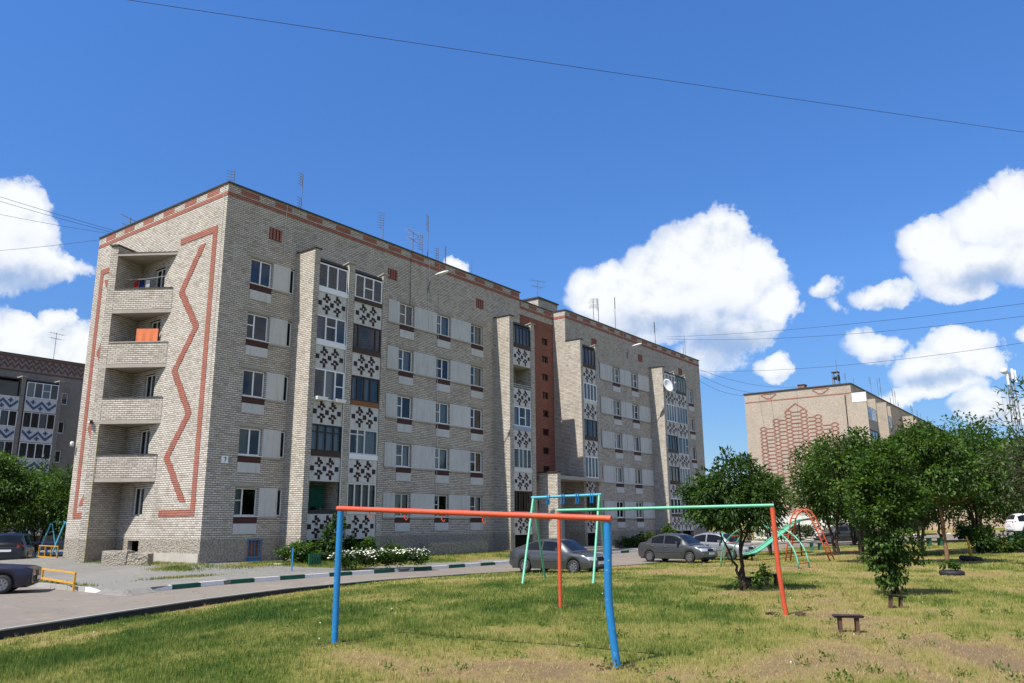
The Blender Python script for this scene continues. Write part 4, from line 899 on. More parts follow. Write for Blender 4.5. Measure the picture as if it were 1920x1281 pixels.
# road: one sheet up to the lawn edge, the yard lies above it
mb = MB()
pts = [(-70, 2), (-70, 60)]
mb.face((-70, 3, ROADZ), (EDGE[0][0], 5, ROADZ), (EDGE[1][0], 12, ROADZ), (-70, 12, ROADZ))
for (a, b) in zip(EDGE[1:-1], EDGE[2:]): mb.face((-70, a[1], ROADZ), (a[0] + .02, a[1], ROADZ), (b[0] + .02, b[1], ROADZ), (-70, b[1], ROADZ))
mb.face((-70, 56.5, ROADZ), (17.02, 56.5, ROADZ), (60, 110, ROADZ), (-70, 110, ROADZ)); tag(mb.build('road', M['road']), kind='structure')
mb = MB()
xs = [10 + 2.5 * i for i in range(40)]
def sz(x, y): return -.42 + rise(x, y) + .0
for a, b in zip(xs[:-1], xs[1:]):
    for c, d in ((56.8, 62), (62, 68), (68, 76)): mb.face((a, c, sz(a, c)), (b, c, sz(b, c)), (b, d, sz(b, d)), (a, d, sz(a, d)))
tag(mb.build('side_road', M['road'], smooth=True), kind='structure')
mb = MB(); c_ = [(x, edge_x(y), y) for x, y in EDGE]     # edging of the road along the lawn: near-black face, light grey top
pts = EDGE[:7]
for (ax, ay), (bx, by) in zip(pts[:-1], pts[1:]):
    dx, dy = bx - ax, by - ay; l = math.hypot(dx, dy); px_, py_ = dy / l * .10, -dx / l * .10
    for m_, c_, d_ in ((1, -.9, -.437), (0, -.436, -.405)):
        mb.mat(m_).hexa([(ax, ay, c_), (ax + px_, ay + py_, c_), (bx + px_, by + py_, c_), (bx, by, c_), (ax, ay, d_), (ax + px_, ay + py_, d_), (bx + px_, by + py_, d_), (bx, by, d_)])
tag(mb.build('road_edging', [M['kerb_grey'], M['edge_dark']]), kind='structure')
def yard_z(u, v): return -.29 * max(ss(.5, 6.4, v), ss(.5, 7.2, -u)) - .02 * ss(2, 12, u)
KERB = [(-7.35, 7.75), (-6.7, 7.4), (-3, 6.6), (0, 6.4), (6, 6.6), (14, 6.6), (21, 6.5)]
def kerb_v(u):
    for (a, b), (c, d) in zip(KERB[:-1], KERB[1:]):
        if u <= c: return b + (d - b) * (u - a) / (c - a)
    return KERB[-1][1]
us = np.concatenate([np.arange(-7.3, 21.01, .35)]); vs_ = np.linspace(-30, 1, 60)
mb = MB()
def W3(u, v, z): x, y = loc2w(u, v); return (x, y, z)
U = [-7.25 + .5 * i for i in range(57)]
for a, b in zip(U[:-1], U[1:]):
    q = [0.0] + [.16 * i for i in range(1, 7)] + [1.0] if False else [i / 8 for i in range(9)]
    for s, e_ in zip(q[:-1], q[1:]):
        f = lambda u, t_: W3(u, -1 + (kerb_v(u) - .02 + 1) * t_, yard_z(u, -1 + (kerb_v(u) + 1) * t_))
        mb.face(f(a, s), f(a, e_), f(b, e_), f(b, s))
for a, b in zip(U[:-1], U[1:]):     # the yard edge down to the road, sloping at the dropped kerb
    k = .42 if a < -6.3 else 0.0
    if a < 20.8: mb.face(W3(a, kerb_v(a) - .02, yard_z(a, kerb_v(a))), W3(a, kerb_v(a) - .015 + k, -.47 + .044 * (k > 0)), W3(b, kerb_v(b) - .015 + k, -.47 + .044 * (k > 0)), W3(b, kerb_v(b) - .02, yard_z(b, kerb_v(b))))
for c in range(-30, 7): mb.face(W3(-7.252, c, yard_z(-7.25, max(c, 0))), W3(-7.252, c + 1, yard_z(-7.25, max(c + 1, 0))), W3(-7.27, c + 1, -.45), W3(-7.27, c, -.45))
mb.face(W3(-7.25, kerb_v(-7.25) - .02, yard_z(-7.25, 7)), W3(-7.25, 6.5, yard_z(-7.25, 6.4)), W3(-7.65, 6.5, -.426), W3(-7.65, 8.3, -.426), W3(-7.25, kerb_v(-7.25) + .405, -.426))
for a, b in zip([-7.25 + .6 * i for i in range(12)], [-6.65 + .6 * i for i in range(12)]):
    for c in range(-30, -1): mb.face(W3(a, c, yard_z(a, 0)), W3(a, c + 1, yard_z(a, 0)), W3(b, c + 1, yard_z(b, 0)), W3(b, c, yard_z(b, 0)))
tag(mb.build('yard', M['yard'], smooth=True), kind='structure')
mb = MB()
for a in range(21, 60):
    for c in (-1.2, .4, 2.0): mb.face(W3(a, c, -.30), W3(a, c + 1.6, -.30), W3(a + 1, c + 1.6, -.30), W3(a + 1, c, -.30))
tag(mb.build('yard', M['yard']), kind='structure')
kb = empty('kerb', (*loc2w(0, 6.4), -.43), 0); tag(kb, kind='structure')
km = {}
def kerb_stone(root, a, b, mat, h0=.15, h1=.15, base=-.43):
    """one kerb stone from local point a to b"""
    (x0, y0), (x1, y1) = loc2w(*a), loc2w(*b); l = math.hypot(x1 - x0, y1 - y0)
    def f():
        q = MB(); g = .012
        q.hexa([(g, 0, -.2), (l - g, 0, -.2), (l - g, .15, -.2), (g, .15, -.2), (g, .018, h0), (l - g, .018, h1), (l - g, .15, h1), (g, .15, h0)]); return q.mesh('kerb_stone', M[mat])
    o = link('kerb_stone', cached(('ks', round(l, 1), mat, h0, h1), f), root, (x0 - root.location.x, y0 - root.location.y, base - root.location.z + rnd.uniform(-.006, .006)), math.atan2(y1 - y0, x1 - x0))
    return o
L = 1.2; u = -6.55; i = 0
while u < 20.5:
    m_ = 'kerb_white' if i % 2 == 0 else 'kerb_green'
    kerb_stone(kb, (u, kerb_v(u)), (u + L, kerb_v(u + L)), m_, .02 if i == 0 else .15, .15); u += L; i += 1
v = 6.6
for i, (m_, h0, h1) in enumerate((('kerb_white', .15, .02), ('kerb_grey', .15, .15), ('kerb_grey', .15, .15), ('kerb_grey', .15, .15), ('kerb_grey', .15, .15), ('kerb_grey', .15, .15), ('kerb_grey', .15, .15), ('kerb_grey', .15, .15), ('kerb_grey', .15, .15), ('kerb_grey', .15, .15))):
    kerb_stone(kb, (-7.4, v - 1.2), (-7.4, v), m_, h1 if i else .15, .15 if i else .02); v -= 1.2
kb2 = empty('kerb', (*loc2w(24, 4.4), -.43), 0); tag(kb2, kind='structure')
for i in range(22): kerb_stone(kb2, (22.5 + 1.2 * i, 4.4 if i < 8 else 3.7), (23.7 + 1.2 * i, 4.4 if i < 8 else 3.7), 'kerb_white' if i % 2 else 'kerb_green')
kb3 = empty('kerb', (12, 78, -.43), 0); tag(kb3, kind='structure')
for i in range(24):
    x = 11.0 + 1.25 * i; q = MB()
    o = link('kerb_stone', cached(('ksf', i % 2), lambda: (lambda q: (q.box(.01, 1.24, 0, .3, -.25, .16), q.mesh('kerb_stone', M['kerb_white' if i % 2 else 'black']))[1])(MB())), kb3, (x - 12, -1.9, rise(x, 76)))
# grass verge between the footpath and the building
vu = np.arange(1.2, 23.6, .4); vv = np.linspace(0, 1, 12)
P_ = []
for u in vu:
    v0 = 1.4; v1 = 4.9 + .25 * math.sin(u * 1.7) + .2 * math.sin(u * 3.1) - 2.6 * (1 - ss(1.2, 4.2, u))
    for t_ in vv: v = v0 + (v1 - v0) * t_; x, y = loc2w(u, v); P_.append((x, y, yard_z(u, v) + .035 * math.sin(math.pi * t_) + .004))
P_ = np.array(P_); ii = np.arange(len(P_)).reshape(len(vu), len(vv)); fc = np.stack([ii[:-1, :-1], ii[:-1, 1:], ii[1:, 1:], ii[1:, :-1]], -1).reshape(-1, 4)
tag(link('verge', np_mesh('verge', P_, fc, M['turf'], {'green': greenness(P_[:, 0] + 60, P_[:, 1] + 20) + .08}, True)), kind='structure')
VERGE = P_

# ------------------------------------------------------------------ grass blades
def blades(name, pos, green, hmin, hmax, wid, seed, lean=.5):
    r = np.random.default_rng(seed); n = len(pos); h = r.uniform(hmin, hmax, n) * (0.55 + .6 * np.clip(green, 0, 1)); a = r.uniform(0, 2 * np.pi, n)
    ln = r.uniform(0.15, 1.0, n) * lean; ln = np.where(green < .32, ln + .6, ln); b = r.uniform(0, 2 * np.pi, n)
    dx, dy = np.cos(a) * wid * .5, np.sin(a) * wid * .5
    up = np.stack([np.cos(b) * h * ln, np.sin(b) * h * ln, h / np.sqrt(1 + .6 * ln ** 2)], 1)
    v = np.empty((n, 3, 3)); v[:, 0] = pos + np.stack([-dx, -dy, np.full(n, -.01)], 1); v[:, 1] = pos + np.stack([dx, dy, np.full(n, -.01)], 1); v[:, 2] = pos + up
    f = np.arange(n * 3).reshape(n, 3); tt = np.repeat(r.random(n), 3)
    return np_mesh(name, v.reshape(-1, 3), f, M['blade'], {'green': np.repeat(green, 3), 'tint': tt})
LZ = np.array(rows); LX0 = np.array([edge_x(y) for y in ys])
def lawn_sample(n, y0, y1, seed, xlim):
    r = np.random.default_rng(seed); y = y0 + (y1 - y0) * r.random(n) ** 0.9
    half = .70 * y + 1.0; x = (r.random(n) * 2 - 1) * np.minimum(half, xlim); 
    iy = np.clip(np.searchsorted(ys, y) - 1, 0, len(ys) - 2); fy = (y - ys[iy]) / (ys[iy + 1] - ys[iy]); x0 = LX0[iy] * (1 - fy) + LX0[iy + 1] * fy
    ok = (x > x0 + .12); x, y, iy, fy, x0 = x[ok], y[ok], iy[ok], fy[ok], x0[ok]
    t_ = x - x0; it = np.clip(np.searchsorted(ts, t_) - 1, 0, len(ts) - 2); ft = (t_ - ts[it]) / (ts[it + 1] - ts[it]); Z = LZ[:, :, 2]
    z = (Z[iy, it] * (1 - ft) + Z[iy, it + 1] * ft) * (1 - fy) + (Z[iy + 1, it] * (1 - ft) + Z[iy + 1, it + 1] * ft) * fy
    return np.stack([x, y, z], 1)
def grow(n, y0, y1, seed, hmin, hmax, wid, xlim=60, tuft=1):
    p = lawn_sample(n, y0, y1, seed, xlim)
    r = np.random.default_rng(seed + 1); p = np.repeat(p, tuft, 0); p[:, :2] += r.normal(0, wid * 2.2, (len(p), 2))
    g = greenness(p[:, 0], p[:, 1]); keep = r.random(len(p)) < np.clip(.25 + 1.2 * g, .2, 1); p, g = p[keep], g[keep]
    return blades('grass', p, g, hmin, hmax, wid, seed + 2)
tag(link('grass', grow(34000, 7.6, 15, 1, .03, .085, .008, 60, 5)), 'short grass blades of the lawn in front of the blue and red frames', 'grass', kind='stuff')
tag(link('grass', grow(50000, 15, 28, 4, .035, .09, .014, 60, 3)), 'grass of the middle lawn around the swing frame and stools', 'grass', kind='stuff')
tag(link('grass', grow(60000, 28, 57, 7, .05, .11, .03, 60, 2)), 'grass of the far lawn under the right-hand trees', 'grass', kind='stuff')
tag(link('grass', grow(1300, 8, 24, 11, .07, .15, .009, 60, 18)), 'taller uncut grass tufts scattered over the near lawn', 'grass', kind='stuff')
r_ = np.random.default_rng(3); k_ = r_.integers(0, len(VERGE), 26000); p_ = VERGE[k_] + np.stack([r_.normal(0, .15, 26000), r_.normal(0, .15, 26000), np.zeros(26000)], 1)
tag(link('grass', blades('grass', p_, greenness(p_[:, 0] + 60, p_[:, 1] + 20) + .12, .04, .13, .02, 21)), 'grass of the verge along the foot of the brick building', 'grass', kind='stuff')
# weeds in the cracks of the yard and along the gable foot
wp = []
for _ in range(9000):
    q = rnd.random()
    if q < .35: u, v = -rnd.uniform(.05, 1.6) ** 1.3, rnd.uniform(-7, 1.2)
    elif q < .6: u, v = rnd.gauss(-2.2, .35) , rnd.gauss(1.8, .55)
    elif q < .8: u, v = rnd.gauss(.6, 1.0), rnd.gauss(2.2, .5)
    elif q < .9: u, v = rnd.gauss(-7.0, .12), rnd.uniform(-5, 5.3)
    else: u, v = rnd.gauss(-3.5, .8), rnd.gauss(4.6, .12)
    if u > -.02 and v < .02: continue
    x, y = loc2w(u, v); wp.append((x, y, yard_z(u, v)))
wp = np.array(wp)
tag(link('weeds', blades('weeds', wp, np.clip(greenness(wp[:, 0], wp[:, 1]) + .15, .25, .8), .04, .13, .025, 31)), 'weeds growing in the cracks of the yard beside the gable', 'weeds', kind='stuff')
# ------------------------------------------------------------------ vehicles
def lerp_tab(tab, x):
    if x <= tab[0][0]: return tab[0][1]
    for (a, b), (c, d) in zip(tab[:-1], tab[1:]):
        if x <= c: return b + (d - b) * (x - a) / (c - a)
    return tab[-1][1]
def make_car(name, label, loc, rz, P, paint, group='parked cars', glass='car_glass'):
    """P: L, W, belt / roof tables over x (front = +x), wheels, cabin points"""
    root = empty(name, loc, rz); tag(root, label, 'car', group)
    L, W, R = P['L'], P['W'], P.get('R', .29); xf, xr = P['axles']; gc = P.get('clear', .20)
    hl = L / 2; belt = P['belt']; roof = P['roof']; H = max(z for _, z in roof)
    st = sorted(set([round(-hl + L * i / 64, 4) for i in range(65)]))
    def hwid(x):
        e_ = 1.0; q = hl - abs(x); nose = P.get('nose', .55)
        if q < nose: e_ = 1 - P.get('taper', .16) * (1 - q / nose) ** 2
        return W / 2 * e_
    def zbot(x):
        z = gc + (.10 * max(0, 1 - (hl - abs(x)) / .35))
        for xa in (xf, xr):
            d = abs(x - xa); ra = R + .055
            if d < ra: z = max(z, R + math.sqrt(ra * ra - d * d) * .98)
        return z
    def sect(x):
        w = hwid(x); b = lerp_tab(belt, x); z0 = min(zbot(x), b - .1); zm = z0 + (b - z0) * .55
        return [(w * .93, z0), (w * .985, z0 + (b - z0) * .22), (w, zm), (w * .985, b - .07), (w * .93, b), (w * .5, b + .025), (0, b + .035)]
    mb = MB(); S = [sect(x) for x in st]; k = len(S[0]); idx = {}
    for i, x in enumerate(st):
        for j, (y, z) in enumerate(S[i]):
            for sg in (1, -1):
                if y == 0 and sg < 0: idx[(i, j, sg)] = idx[(i, j, 1)]; continue
                idx[(i, j, sg)] = len(mb.v); mb.v.append((x, y * sg, z))
    for i in range(len(st) - 1):
        for j in range(k - 1):
            for sg in (1, -1):
                q = (idx[(i, j, sg)], idx[(i + 1, j, sg)], idx[(i + 1, j + 1, sg)], idx[(i, j + 1, sg)]); mb.f.append(q if sg < 0 else q[::-1]); mb.m.append(0)
    for i, fl in ((0, 0), (len(st) - 1, 1)):
        loop = [idx[(i, j, 1)] for j in range(k)] + [idx[(i, j, -1)] for j in range(k - 2, -1, -1)]; mb.f.append(tuple(loop if fl else loop[::-1])); mb.m.append(0)
    # cabin shell
    c0, c1 = P['cabin']; cs = [x for x in st if c0 <= x <= c1]; cs = sorted(set([c0] + cs + [c1]))
    def cab(x):
        b = lerp_tab(belt, x); r = max(lerp_tab(roof, x), b + .036); h = (r - b) / (H - b); w = hwid(x)
        return b, r, w * .925, w * (.86 - P.get('tumble', .17) * h)
    base = len(mb.v); n5 = 7
    for x in cs:
        b, r, y0, y1 = cab(x); e_ = min(.06, (r - b) * .4)
        for (y, z) in ((y0, b - .01), (y1 + .012, r - e_), (y1 * .9, r - e_ * .2), (0, r + .015), (-y1 * .9, r - e_ * .2), (-y1 - .012, r - e_), (-y0, b - .01)): mb.v.append((x, y, z))
    for i in range(len(cs) - 1):
        for j in range(n5 - 1):
            a = base + i * n5 + j; mb.f.append((a, a + 1, a + n5 + 1, a + n5)); mb.m.append(0)
    for i in (0, len(cs) - 1): mb.f.append(tuple(base + i * n5 + j for j in range(n5))); mb.m.append(0)
    me = mb.mesh('body', M[paint], True); me.set_sharp_from_angle(angle=math.radians(38)); body = link('body', me, root)
    # under-body and wheel wells
    mb = MB(); mb.box(-hl + .15, hl - .15, -W * .42, W * .42, gc - .02, gc + .42); mb.build('underbody', M['car_trim'], root)
    # side windows
    for (a, b_) in P['sidewin']:
        for sg in (1, -1):
            mb = MB(); n = 8; xs = [a + (b_ - a) * i / n for i in range(n + 1)]; pr = []
            for x in xs:
                b, r, y0, y1 = cab(x); e_ = min(.06, (r - b) * .4); t0, t1 = .07, .90
                if r - b < .12: t1 = .5
                pa, pb = (y0, b - .01), (y1 + .012, r - e_); o = .012
                pr.append(((x, sg * (pa[0] + (pb[0] - pa[0]) * t0 + o), pa[1] + (pb[1] - pa[1]) * t0), (x, sg * (pa[0] + (pb[0] - pa[0]) * t1 + o), pa[1] + (pb[1] - pa[1]) * t1)))
            for p, q in zip(pr[:-1], pr[1:]): mb.face(p[0], q[0], q[1], p[1])
            mb.build('side_window', M[glass], root, True)
    for nm, a, b_ in (('windscreen', *P['screen']), ('rear_window', *P['rear'])):
        mb = MB(); n = 6; pr = []
        for i in range(n + 1):
            x = a + (b_ - a) * i / n; b, r, y0, y1 = cab(x); y = y1 * .88; e_ = min(.06, (r - b) * .4)
            pr.append([(x, y, r - e_ * .2 + .012), (x, 0, r + .028), (x, -y, r - e_ * .2 + .012)])
        for p, q in zip(pr[:-1], pr[1:]):
            for j in (0, 1): mb.face(p[j], q[j], q[j + 1], p[j + 1])
        mb.build(nm, M[glass], root, True)
    # wheels
    tm = cached(('tyre', R), lambda: (lambda q: (q.lathe([(R * .62, -.09), (R * .93, -.095), (R, -.07), (R, .07), (R * .93, .095), (R * .62, .09)], 26, 'y'), q.mesh('tyre', M['rubber'], True))[1])(MB()))
    def rim():
        q = MB(); q.lathe([(R * .64, .088), (R * .60, .093), (R * .56, .06), (R * .30, .045), (.0, .055)], 24, 'y')
        for i in range(P.get('spokes', 5)):
            a = 2 * math.pi * i / P.get('spokes', 5); ca_, sa_ = math.cos(a), math.sin(a); w = R * .10; r0, r1 = R * .12, R * .58
            pp = lambda r, s, y: (ca_ * r - sa_ * s, y, sa_ * r + ca_ * s)
            q.hexa([pp(r0, -w, .05), pp(r1, -w, .05), pp(r1, w, .05), pp(r0, w, .05), pp(r0, -w * .8, .088), pp(r1, -w * .8, .086), pp(r1, w * .8, .086), pp(r0, w * .8, .088)])
        return q.mesh('rim', M['chrome'])
    rm = cached(('rim', R, P.get('spokes', 5)), rim)
    for xa in (xf, xr):
        for sg in (1, -1):
            t_ = link('wheel', tm, root, (xa, sg * (W / 2 - .10), R)); q = link('rim', rm, t_); q.rotation_euler = (0, 0, 0 if sg > 0 else math.pi)
    # seams, handles, sills, bumpers, lamps, plate, mirrors
    for sg in (1, -1):
        mb = MB()
        for x in P['seams']:
            pr = sect(x); pr = pr[1:5]
            for p, q in zip(pr[:-1], pr[1:]): mb.face((x - .008, sg * (p[0] + .003), p[1]), (x + .008, sg * (p[0] + .003), p[1]), (x + .008, sg * (q[0] + .003), q[1]), (x - .008, sg * (q[0] + .003), q[1]))
        mb.build('door_seam', M['car_trim'], root)
        for x in P['handles']:
            b = lerp_tab(belt, x); mb = MB(); y = hwid(x) * .985; mb.box(x - .09, x + .09, min(sg * y, sg * (y + .03)), max(sg * y, sg * (y + .03)), b - .15, b - .11); mb.build('door_handle', M[P.get('handle', 'chrome')], root)
        mx = P['mirror']; b = lerp_tab(belt, mx); y = hwid(mx) * .93; mb = MB(); mb.box(mx - .06, mx + .06, min(sg * y, sg * (y + .20)), max(sg * y, sg * (y + .20)), b + .03, b + .16); mb.build('mirror', M[paint], root)
        # side moulding
        mb = MB(); x0, x1 = xr + R + .1, xf - R - .1; z = (lerp_tab(belt, 0) + gc) * .5 - .05; mb.box(x0, x1, min(sg * (W / 2 - .01), sg * (W / 2 + .012)), max(sg * (W / 2 - .01), sg * (W / 2 + .012)), z, z + .07); mb.build('side_moulding', M[P.get('mould', paint)], root)
    def wrap(x0, x1, z0, z1, o, n=10, y0=-1, y1=1, end=1):
        """a strip that wraps round the front (end 1) or rear (-1)"""
        mb = MB(); pr = []
        for i in range(n + 1):
            y = (y0 + (y1 - y0) * i / n); w = hwid(end * (hl - .01)); x = hl + o - .10 * abs(y) ** 3; pr.append((end * x, y * (w + o * .3)))
        for p, q in zip(pr[:-1], pr[1:]):
            mb.hexa([(p[0], p[1], z0), (q[0], q[1], z0), (q[0] - end * .14, q[1], z0), (p[0] - end * .14, p[1], z0), (p[0] - end * .02, p[1], z1), (q[0] - end * .02, q[1], z1), (q[0] - end * .14, q[1], z1), (p[0] - end * .14, p[1], z1)])
        return mb
    bz = P['bumper']
    wrap(0, 0, bz[0], bz[1], .055).build('front_bumper', M[P.get('bump', paint)], root); wrap(0, 0, bz[0] + .03, bz[1] + .03, .055, end=-1).build('rear_bumper', M[P.get('bump', paint)], root)
    wrap(0, 0, bz[0] - .10, bz[0] + .02, .03, y0=-.6, y1=.6).build('lower_grille', M['car_trim'], root)
    gz = P['grille']; wrap(0, 0, gz[0], gz[1], .025, y0=-.36, y1=.36).build('grille', M['car_trim'], root)
    mb = wrap(0, 0, gz[1] + .002, gz[1] + .02, .03, y0=-.36, y1=.36); mb.build('grille_trim', M['chrome'], root)
    lz = P['lamps']
    for a, b_ in ((.42, 1.0), (-1.0, -.42)): wrap(0, 0, lz[0], lz[1], .022, 6, a, b_).build('headlight', M['headlamp'], root)
    for sg in (1, -1):
        for i, (x0, x1, zz0, zz1) in enumerate([(hl - .34, hl - .10, lz[0] + .01, lz[1] - .01)]):
            w = hwid(hl - .2); mb = MB(); mb.hexa([(x0, sg * (hwid(x0) * .96), zz0 + .05), (x1, sg * (hwid(x1) * .99), zz0), (x1, sg * (w * .8), zz0), (x0, sg * (w * .8), zz0), (x0, sg * (hwid(x0) * .965), zz1), (x1, sg * (hwid(x1) * .99), zz1), (x1, sg * (w * .8), zz1), (x0, sg * (w * .8), zz1)]); mb.build('headlight', M['headlamp' if not P.get('amber') else 'amber_lamp'], root)
    tz = P['tail']
    for a, b_ in ((.60, 1.02), (-1.02, -.60)): wrap(0, 0, tz[0], tz[1], .02, 5, a, b_, -1).build('tail_light', M['red_lamp'], root)
    for e_ in (1, -1):
        z = P['plate']; x = e_ * (hl + .062); mb = MB(); mb.box(min(x, x + e_ * .01), max(x, x + e_ * .01), -.26, .26, z, z + .112); mb.build('number_plate', M['plate'], root)
    return root
hatch = dict(L=4.21, W=1.68, axles=(1.27, -1.22), belt=[(-2.1, .86), (-1.9, .98), (-1.0, .95), (.6, .90), (1.2, .84), (1.75, .76), (1.98, .66), (2.105, .50)], roof=[(-2.0, .98), (-1.72, 1.06), (-.75, 1.38), (-.3, 1.42), (.25, 1.40), (.55, 1.33), (1.18, .88)], cabin=(-1.98, 1.2), sidewin=((-.30, .62), (-1.22, -.37)), screen=(.52, 1.10), rear=(-1.80, -.86), seams=(.78, -.34, -1.12), handles=(-.18, -1.02), mirror=.55, bumper=(.30, .56), grille=(.58, .69), lamps=(.55, .70), tail=(.66, .90), plate=.40, spokes=7)
sedan = dict(L=4.04, W=1.70, axles=(1.22, -1.24), belt=[(-2.02, .82), (-1.85, 1.00), (-1.1, .98), (.6, .93), (1.15, .88), (1.62, .80), (1.86, .70), (2.02, .52)], roof=[(-1.62, 1.0), (-1.1, 1.36), (-.6, 1.48), (-.1, 1.50), (.3, 1.46), (.55, 1.38), (1.2, .92)], cabin=(-1.60, 1.2), sidewin=((-.28, .70), (-1.10, -.36)), screen=(.50, 1.12), rear=(-1.50, -1.0), seams=(.80, -.32, -1.10), handles=(-.18, -1.0), mirror=.58, bumper=(.32, .60), grille=(.62, .70), lamps=(.57, .74), tail=(.66, .92), plate=.42, R=.285, spokes=9)
boxy = dict(L=4.12, W=1.62, axles=(1.24, -1.18), belt=[(-2.06, .80), (-1.95, .92), (-.9, .92), (.55, .90), (.75, .88), (1.9, .80), (2.06, .74)], roof=[(-1.35, .93), (-.95, 1.36), (-.7, 1.42), (.1, 1.42), (.25, 1.38), (.70, .92)], cabin=(-1.36, .72), sidewin=((-.30, .42), (-1.05, -.36)), screen=(.22, .66), rear=(-1.30, -1.0), seams=(.60, -.33), handles=(-.2, -.9), mirror=.45, bumper=(.36, .50), grille=(.52, .70), lamps=(.54, .68), tail=(.6, .75), plate=.40, nose=.25, taper=.06, bump='car_trim', amber=True, tumble=.12, spokes=8)
suv = dict(L=4.6, W=1.86, axles=(1.38, -1.32), belt=[(-2.3, .95), (-2.2, 1.08), (.7, 1.06), (1.3, 1.02), (2.1, .92), (2.3, .75)], roof=[(-2.26, 1.15), (-2.0, 1.62), (-1.6, 1.74), (.1, 1.74), (.45, 1.66), (1.25, 1.05)], cabin=(-2.26, 1.3), sidewin=((-.25, .75), (-1.15, -.33), (-1.95, -1.24)), screen=(.45, 1.15), rear=(-2.2, -1.98), seams=(.9, -.3, -1.2), handles=(-.1, -1.0), mirror=.7, bumper=(.45, .72), grille=(.75, .9), lamps=(.75, .9), tail=(.88, 1.14), plate=.80, R=.37, clear=.28, spokes=6)
make_car('parked_car', 'graphite grey hatchback parked on the road behind the mint swing frame', (1.93, 35.2, -.43), math.radians(-37), hatch, 'car_grey')
make_car('parked_car', 'graphite grey sedan parked left of the dark leafy tree', (8.80, 43.9, -.43), math.radians(-43), sedan, 'car_grey')
make_car('parked_car', 'silver car half hidden behind the grey sedan and the tree', (11.7, 46.6, -.43), math.radians(-43), sedan, 'car_silver')
make_car('parked_car', 'dark violet old saloon cut by the left edge beside the yellow fence', (-17.55, 26.15, -.43), math.radians(21), boxy, 'car_purple')
make_car('parked_suv', 'black off-road car seen from behind at the left edge', (-27.6, 44.8, -.43), math.radians(115), suv, 'car_black')
make_car('parked_car', 'dark hatchback parked side-on beyond the red arch ladder', (26.6, 65.8, -.05), math.radians(176), hatch, 'car_dark')
make_car('parked_car', 'white estate car behind the trees at the right edge', (43.2, 66.6, .42), math.radians(-6), suv, 'car_white')
make_car('parked_car', 'pale silver saloon parked just beyond the white estate car', (51.0, 73.2, .80), math.radians(10), sedan, 'car_silver')

# ------------------------------------------------------------------ playground and garden furniture
def pipe_thing(name, label, cat, parts, group=None):
    """parts: (part name, points, radius, material)"""
    base = parts[0][1][0]; root = empty(name, base); tag(root, label, cat, group)
    for nm, pts, r, m in parts:
        mb = MB(); mb.tube([(p[0] - base[0], p[1] - base[1], p[2] - base[2]) for p in pts], r, 14); me = mb.mesh(nm, M[m], True); me.set_sharp_from_angle(angle=math.radians(50)); link(nm, me, root)
    return root
def hooks(root, a, b, fr, r, m):
    for f in fr:
        p = [a[i] + (b[i] - a[i]) * f for i in range(3)]; q = root.location
        mb = MB(); pts = [(p[0] + .035 * math.sin(t_ * 1.0), p[1], p[2] - r - .13 + .035 * (1 - math.cos(t_)) * 1.0 - .0) for t_ in [0]]
        pts = [(p[0], p[1], p[2] - r + .01), (p[0], p[1], p[2] - r - .06), (p[0] + .025, p[1], p[2] - r - .09), (p[0] + .045, p[1], p[2] - r - .06)]
        mb.tube([(a_[0] - q.x, a_[1] - q.y, a_[2] - q.z) for a_ in pts], .008, 6); mb.build('hook', M[m], root)
p1, p2 = (-2.53, 11.78), (1.19, 9.71)
r1 = pipe_thing('drying_frame', 'nearer frame with an orange-red top pipe on two blue posts', 'pipe frame', [
    ('post', [(p1[0], p1[1], -.15), (p1[0] + .0, p1[1], .9), (p1[0] + .01, p1[1], 1.81)], .046, 'blue_paint'),
    ('post', [(p2[0], p2[1], -.15), (p2[0] - .005, p2[1], .02), (p2[0] - .05, p2[1] + .01, .42), (p2[0] - .075, p2[1] + .01, .70), (p2[0] - .075, p2[1] + .01, .95), (p2[0] - .065, p2[1], 1.30), (p2[0] - .06, p2[1], 1.62)], .046, 'blue_paint'),
    ('crossbar', [(p1[0] - .04, p1[1] + .02, 1.85), (p2[0] - .02, p2[1] - .06, 1.665)], .036, 'red_paint')], 'pipe frames on the lawn')
hooks(r1, (p1[0] - .04, p1[1] + .02, 1.85), (p2[0] - .02, p2[1] - .06, 1.665), (.14, .285, .43, .58), .036, 'red_paint')
q1, q2 = (0.93, 16.5), (4.81, 14.63)
pipe_thing('drying_frame', 'farther frame with a mint green top pipe on two orange-red posts', 'pipe frame', [
    ('post', [(q1[0], q1[1], -.15), (q1[0], q1[1], 1.84)], .038, 'red_paint'), ('post', [(q2[0], q2[1], -.15), (q2[0] - .08, q2[1] + .02, .8), (q2[0] - .10, q2[1] + .03, 1.87)], .042, 'red_paint'),
    ('crossbar', [(q1[0] - .03, q1[1] + .015, 1.875), (q2[0] - .07, q2[1] + .02, 1.91)], .030, 'mint_paint')], 'pipe frames on the lawn')
for i, (x, y) in enumerate((p1, p2, q1)):
    r3 = random.Random(60 + i); mb = MB()
    for k in range(26):
        a = r3.uniform(0, 6.28); d = r3.uniform(.06, .34); s = r3.uniform(.012, .04); cx, cy = x + d * math.cos(a), y + d * math.sin(a); z = lawn_z(cx, cy)
        mb.hexa([(cx - s, cy - s, z - .02), (cx + s, cy - s, z - .02), (cx + s, cy + s, z - .02), (cx - s, cy + s, z - .02), (cx - s * .5, cy - s * .6, z + s * .7), (cx + s * .7, cy - s * .4, z + s * .6), (cx + s * .4, cy + s * .6, z + s * .8), (cx - s * .6, cy + s * .5, z + s * .5)])
    tag(mb.build('soil_crumbs', M['soil']), ('loose soil crumbs around the left blue post', 'loose soil crumbs around the bent blue post', 'loose soil crumbs around the left orange-red post')[i], 'soil', kind='stuff')
